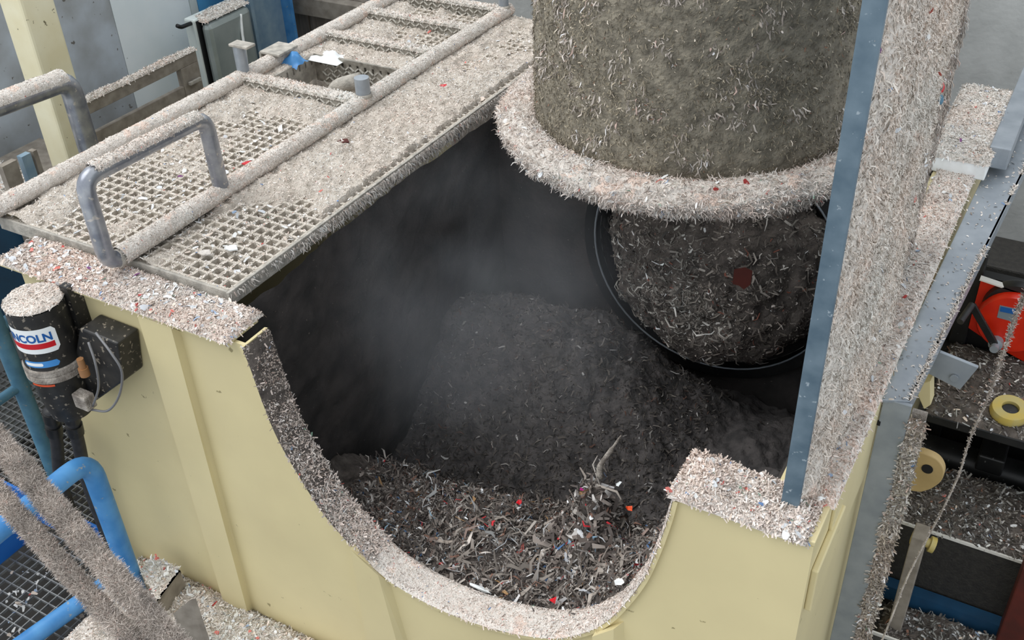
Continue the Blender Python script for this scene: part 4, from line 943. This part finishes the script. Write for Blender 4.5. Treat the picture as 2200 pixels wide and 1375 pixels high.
MB().prism(tq4, (0, 0, -0.008)).build('tray_floor', 'deck_front', tr)
for i in range(4): MB().beam(tq4[i]+[0, 0, 0.006], tq4[(i+1) % 4]+[0, 0, 0.006], 0.007, 0.016).build('tray_edge', 'white_edge', tr)
q = onz(2170, 880, ZU+0.045)
rl = thing('yellow_roller', 'yellow plastic roller ring on the upper deck of the dark machine', 'roller', tuple(q-[0, 0, 0.04]))
MB().lathe(q, [(0.028, -0.02), (0.062, -0.03), (0.068, -0.01), (0.062, 0.012), (0.030, 0.012), (0.028, -0.02)], 28, (0, -0.15, 1)).build('roller_ring', 'yellow', rl, smooth='auto')
MB().lathe(q, [(0, -0.02), (0.028, -0.02), (0.026, 0.002), (0, 0.004)], 20, (0, -0.15, 1)).build('roller_hub', 'machine_black', rl, smooth='auto')
# red hand winch
WY = 2.06
wn = thing('hand_winch', 'bright red hand winch with black crank on the right', 'winch', tuple(ony(2150, 760, WY)))
def wp(x, y, yy=WY): return ony(x, y, yy)
MB().prism([wp(2108, 598), (wp(2240, 640)), wp(2240, 800), wp(2140, 745), wp(2080, 705)], (0, 0.012, 0)).build('back_plate', 'red', wn, bevel=0.003)
MB().beam(wp(2106, 597, WY-0.01), wp(2240, 642, WY-0.01), 0.03, 0.006).build('plate_edge', 'white_edge', wn)
hub = wp(2175, 690, WY-0.03)
MB().lathe(hub, [(0, -0.03), (0.118, -0.03), (0.125, -0.02), (0.125, 0.02), (0, 0.02)], 40, (0, 1, 0)).build('gear_cover', 'red', wn, smooth='auto')
MB().lathe(hub+[0, 0.035, 0.035], [(0, -0.03), (0.115, -0.03), (0.122, 0.0), (0.115, 0.02), (0, 0.02)], 36, (0, 1, 0)).build('cable_drum', 'machine_black', wn, smooth='auto')
lbq = [wp(x, y, WY-0.062) for x, y in [(2148,656),(2185,664),(2178,692),(2142,682)]]
MB().prism(lbq, (0, 0.003, 0)).build('winch_label', 'winch_label', wn)
lbq = [wp(x, y, WY-0.064) for x, y in [(2150,659),(2184,666),(2181,676),(2148,669)]]
MB().prism(lbq, (0, 0.003, 0)).build('label_band', 'sticker_blue', wn)
ca, cbb = wp(2088, 655, WY-0.12), wp(2138, 742, WY-0.09)
ck = MB().beam(ca, cbb, 0.028, 0.014, up=(0, 1, 0)).build('crank_arm', 'machine_black', wn, bevel=0.003)
MB().tube([ca, ca+[-0.02, -0.10, -0.02]], 0.013, 12).build('crank_grip', 'rubber', ck, smooth='auto')
MB().lathe(cbb, [(0, -0.03), (0.016, -0.03), (0.016, 0.0), (0.026, 0.002), (0.026, 0.06), (0, 0.06)], 12, (0, 1, 0)).build('crank_hub', 'galv', ck, smooth='auto')
o = MB().box(1.74, 1.80, WY+0.02, WY+0.10, 0.0, 1.62).build('dark_post', 'machine_black', None, bevel=0.004); tag(o, 'dark steel post left of the red winch', 'post')
dl = MB().box(1.60, 3.2, 3.0, 3.295, 0.0, ony(2160, 578, 3.0)[2]).build('dark_plinth', 'deck_front', None, bevel=0.01); tag(dl, 'dark plinth at the foot of the concrete wall', 'plinth')
# hanging wire rope
rp = thing('wire_rope', 'thin rope with clinging lint hanging down the right side', 'rope', tuple(CAM+ray(1890, 1375)*2.9))
rpts = [CAM+ray(x, y)*D for x, y, D in [(2230,590,3.05),(2190,660,3.05),(2155,760,3.02),(2125,850,3.0),(2085,940,2.98),(2060,1020,2.96),(2020,1105,2.94),(1985,1170,2.93),(1945,1250,2.92),(1918,1320,2.91),(1885,1400,2.9)]]
rs_ = spline(rpts, 4)
MB().tube(rs_, 0.0028, 8).build('rope_core', 'lint_grey', rp, smooth=True)
rs_ = np.array(rs_); n = 5000; ti = rng.random(n)**2.2*0.999*(len(rs_)-1); i0 = ti.astype(int); fr_ = (ti-i0)[:, None]
P = rs_[i0]*(1-fr_)+rs_[i0+1]*fr_; N = unit(rng.standard_normal((n, 3)))
thick = np.interp(ti/(len(rs_)-1), [0, 0.25, 0.35, 0.6, 1], [0.018, 0.012, 0.004, 0.002, 0.001])
strips_obj('rope_lint', [strips(P+N*thick[:, None]*0.5*rng.random((n, 1)), N, (0.003+0.016*rng.random(n)**2)*np.interp(ti/(len(rs_)-1), [0, 0.3, 0.45, 1], [1, 0.9, 0.45, 0.3]), 0.001+0.003*rng.random(n), (0.1, 0.9), 0.5, pick('grey', n))], parent=rp)

# ================================================================== DUST HAZE IN THE HOPPER
hz = MB().box(-0.05, 1.0, 0.30, 1.62, 1.0, 2.14).build('dust_haze', 'hole')
hm = bpy.data.materials.new('dust_haze'); hm.use_nodes = True; nt = hm.node_tree; nt.nodes.clear()
out = nt.nodes.new('ShaderNodeOutputMaterial'); vs = nt.nodes.new('ShaderNodeVolumeScatter')
vs.inputs['Color'].default_value = (0.80, 0.84, 0.90, 1)
geo = nt.nodes.new('ShaderNodeNewGeometry'); no = nt.nodes.new('ShaderNodeTexNoise'); no.inputs['Scale'].default_value = 2.6; no.inputs['Detail'].default_value = 2
rmp = nt.nodes.new('ShaderNodeMapRange'); rmp.inputs['From Min'].default_value = 0.36; rmp.inputs['From Max'].default_value = 0.72; rmp.inputs['To Min'].default_value = 0.0; rmp.inputs['To Max'].default_value = 0.62
nt.links.new(geo.outputs['Position'], no.inputs['Vector']); nt.links.new(no.outputs['Fac'], rmp.inputs['Value']); 
vm = nt.nodes.new('ShaderNodeVectorMath'); vm.operation = 'DISTANCE'; vm.inputs[1].default_value = (0.25, 0.95, 1.65)
fo = nt.nodes.new('ShaderNodeMapRange'); fo.interpolation_type = 'SMOOTHSTEP'; fo.inputs['From Min'].default_value = 0.75; fo.inputs['From Max'].default_value = 0.15; fo.inputs['To Min'].default_value = 0.0; fo.inputs['To Max'].default_value = 1.0
ml = nt.nodes.new('ShaderNodeMath'); ml.operation = 'MULTIPLY'
nt.links.new(geo.outputs['Position'], vm.inputs[0]); nt.links.new(vm.outputs['Value'], fo.inputs['Value']); nt.links.new(fo.outputs['Result'], ml.inputs[0]); nt.links.new(rmp.outputs['Result'], ml.inputs[1]); nt.links.new(ml.outputs['Value'], vs.inputs['Density']); nt.links.new(vs.outputs['Volume'], out.inputs['Volume'])
hz.data.materials.clear(); hz.data.materials.append(hm)
tag(hz, 'thin bluish dust haze drifting inside the dark hopper', 'haze', kind='stuff')

# ------------------------------------------------------------------ groups of alike things
GROUPS = {'red_scrap': 'red scraps', 'white_scrap': 'white scraps', 'rung_lint': 'lint on the ladder rungs', 'rail_lint': 'lint on the tubes', 'furry_cable': 'furry cables in the foreground',
          'black_tube': 'black hoses', 'flange_debris': 'lint on the hopper flanges', 'rim_debris': 'lint on the hopper rim', 'blue_toe_board': 'blue toe boards', 'furry_coat': 'lint coats on the side sheet', 'deck_debris': 'scraps on the machine decks'}
for o in bpy.data.objects:
    if o.parent is None and o.name.split('.')[0] in GROUPS: o['group'] = GROUPS[o.name.split('.')[0]]
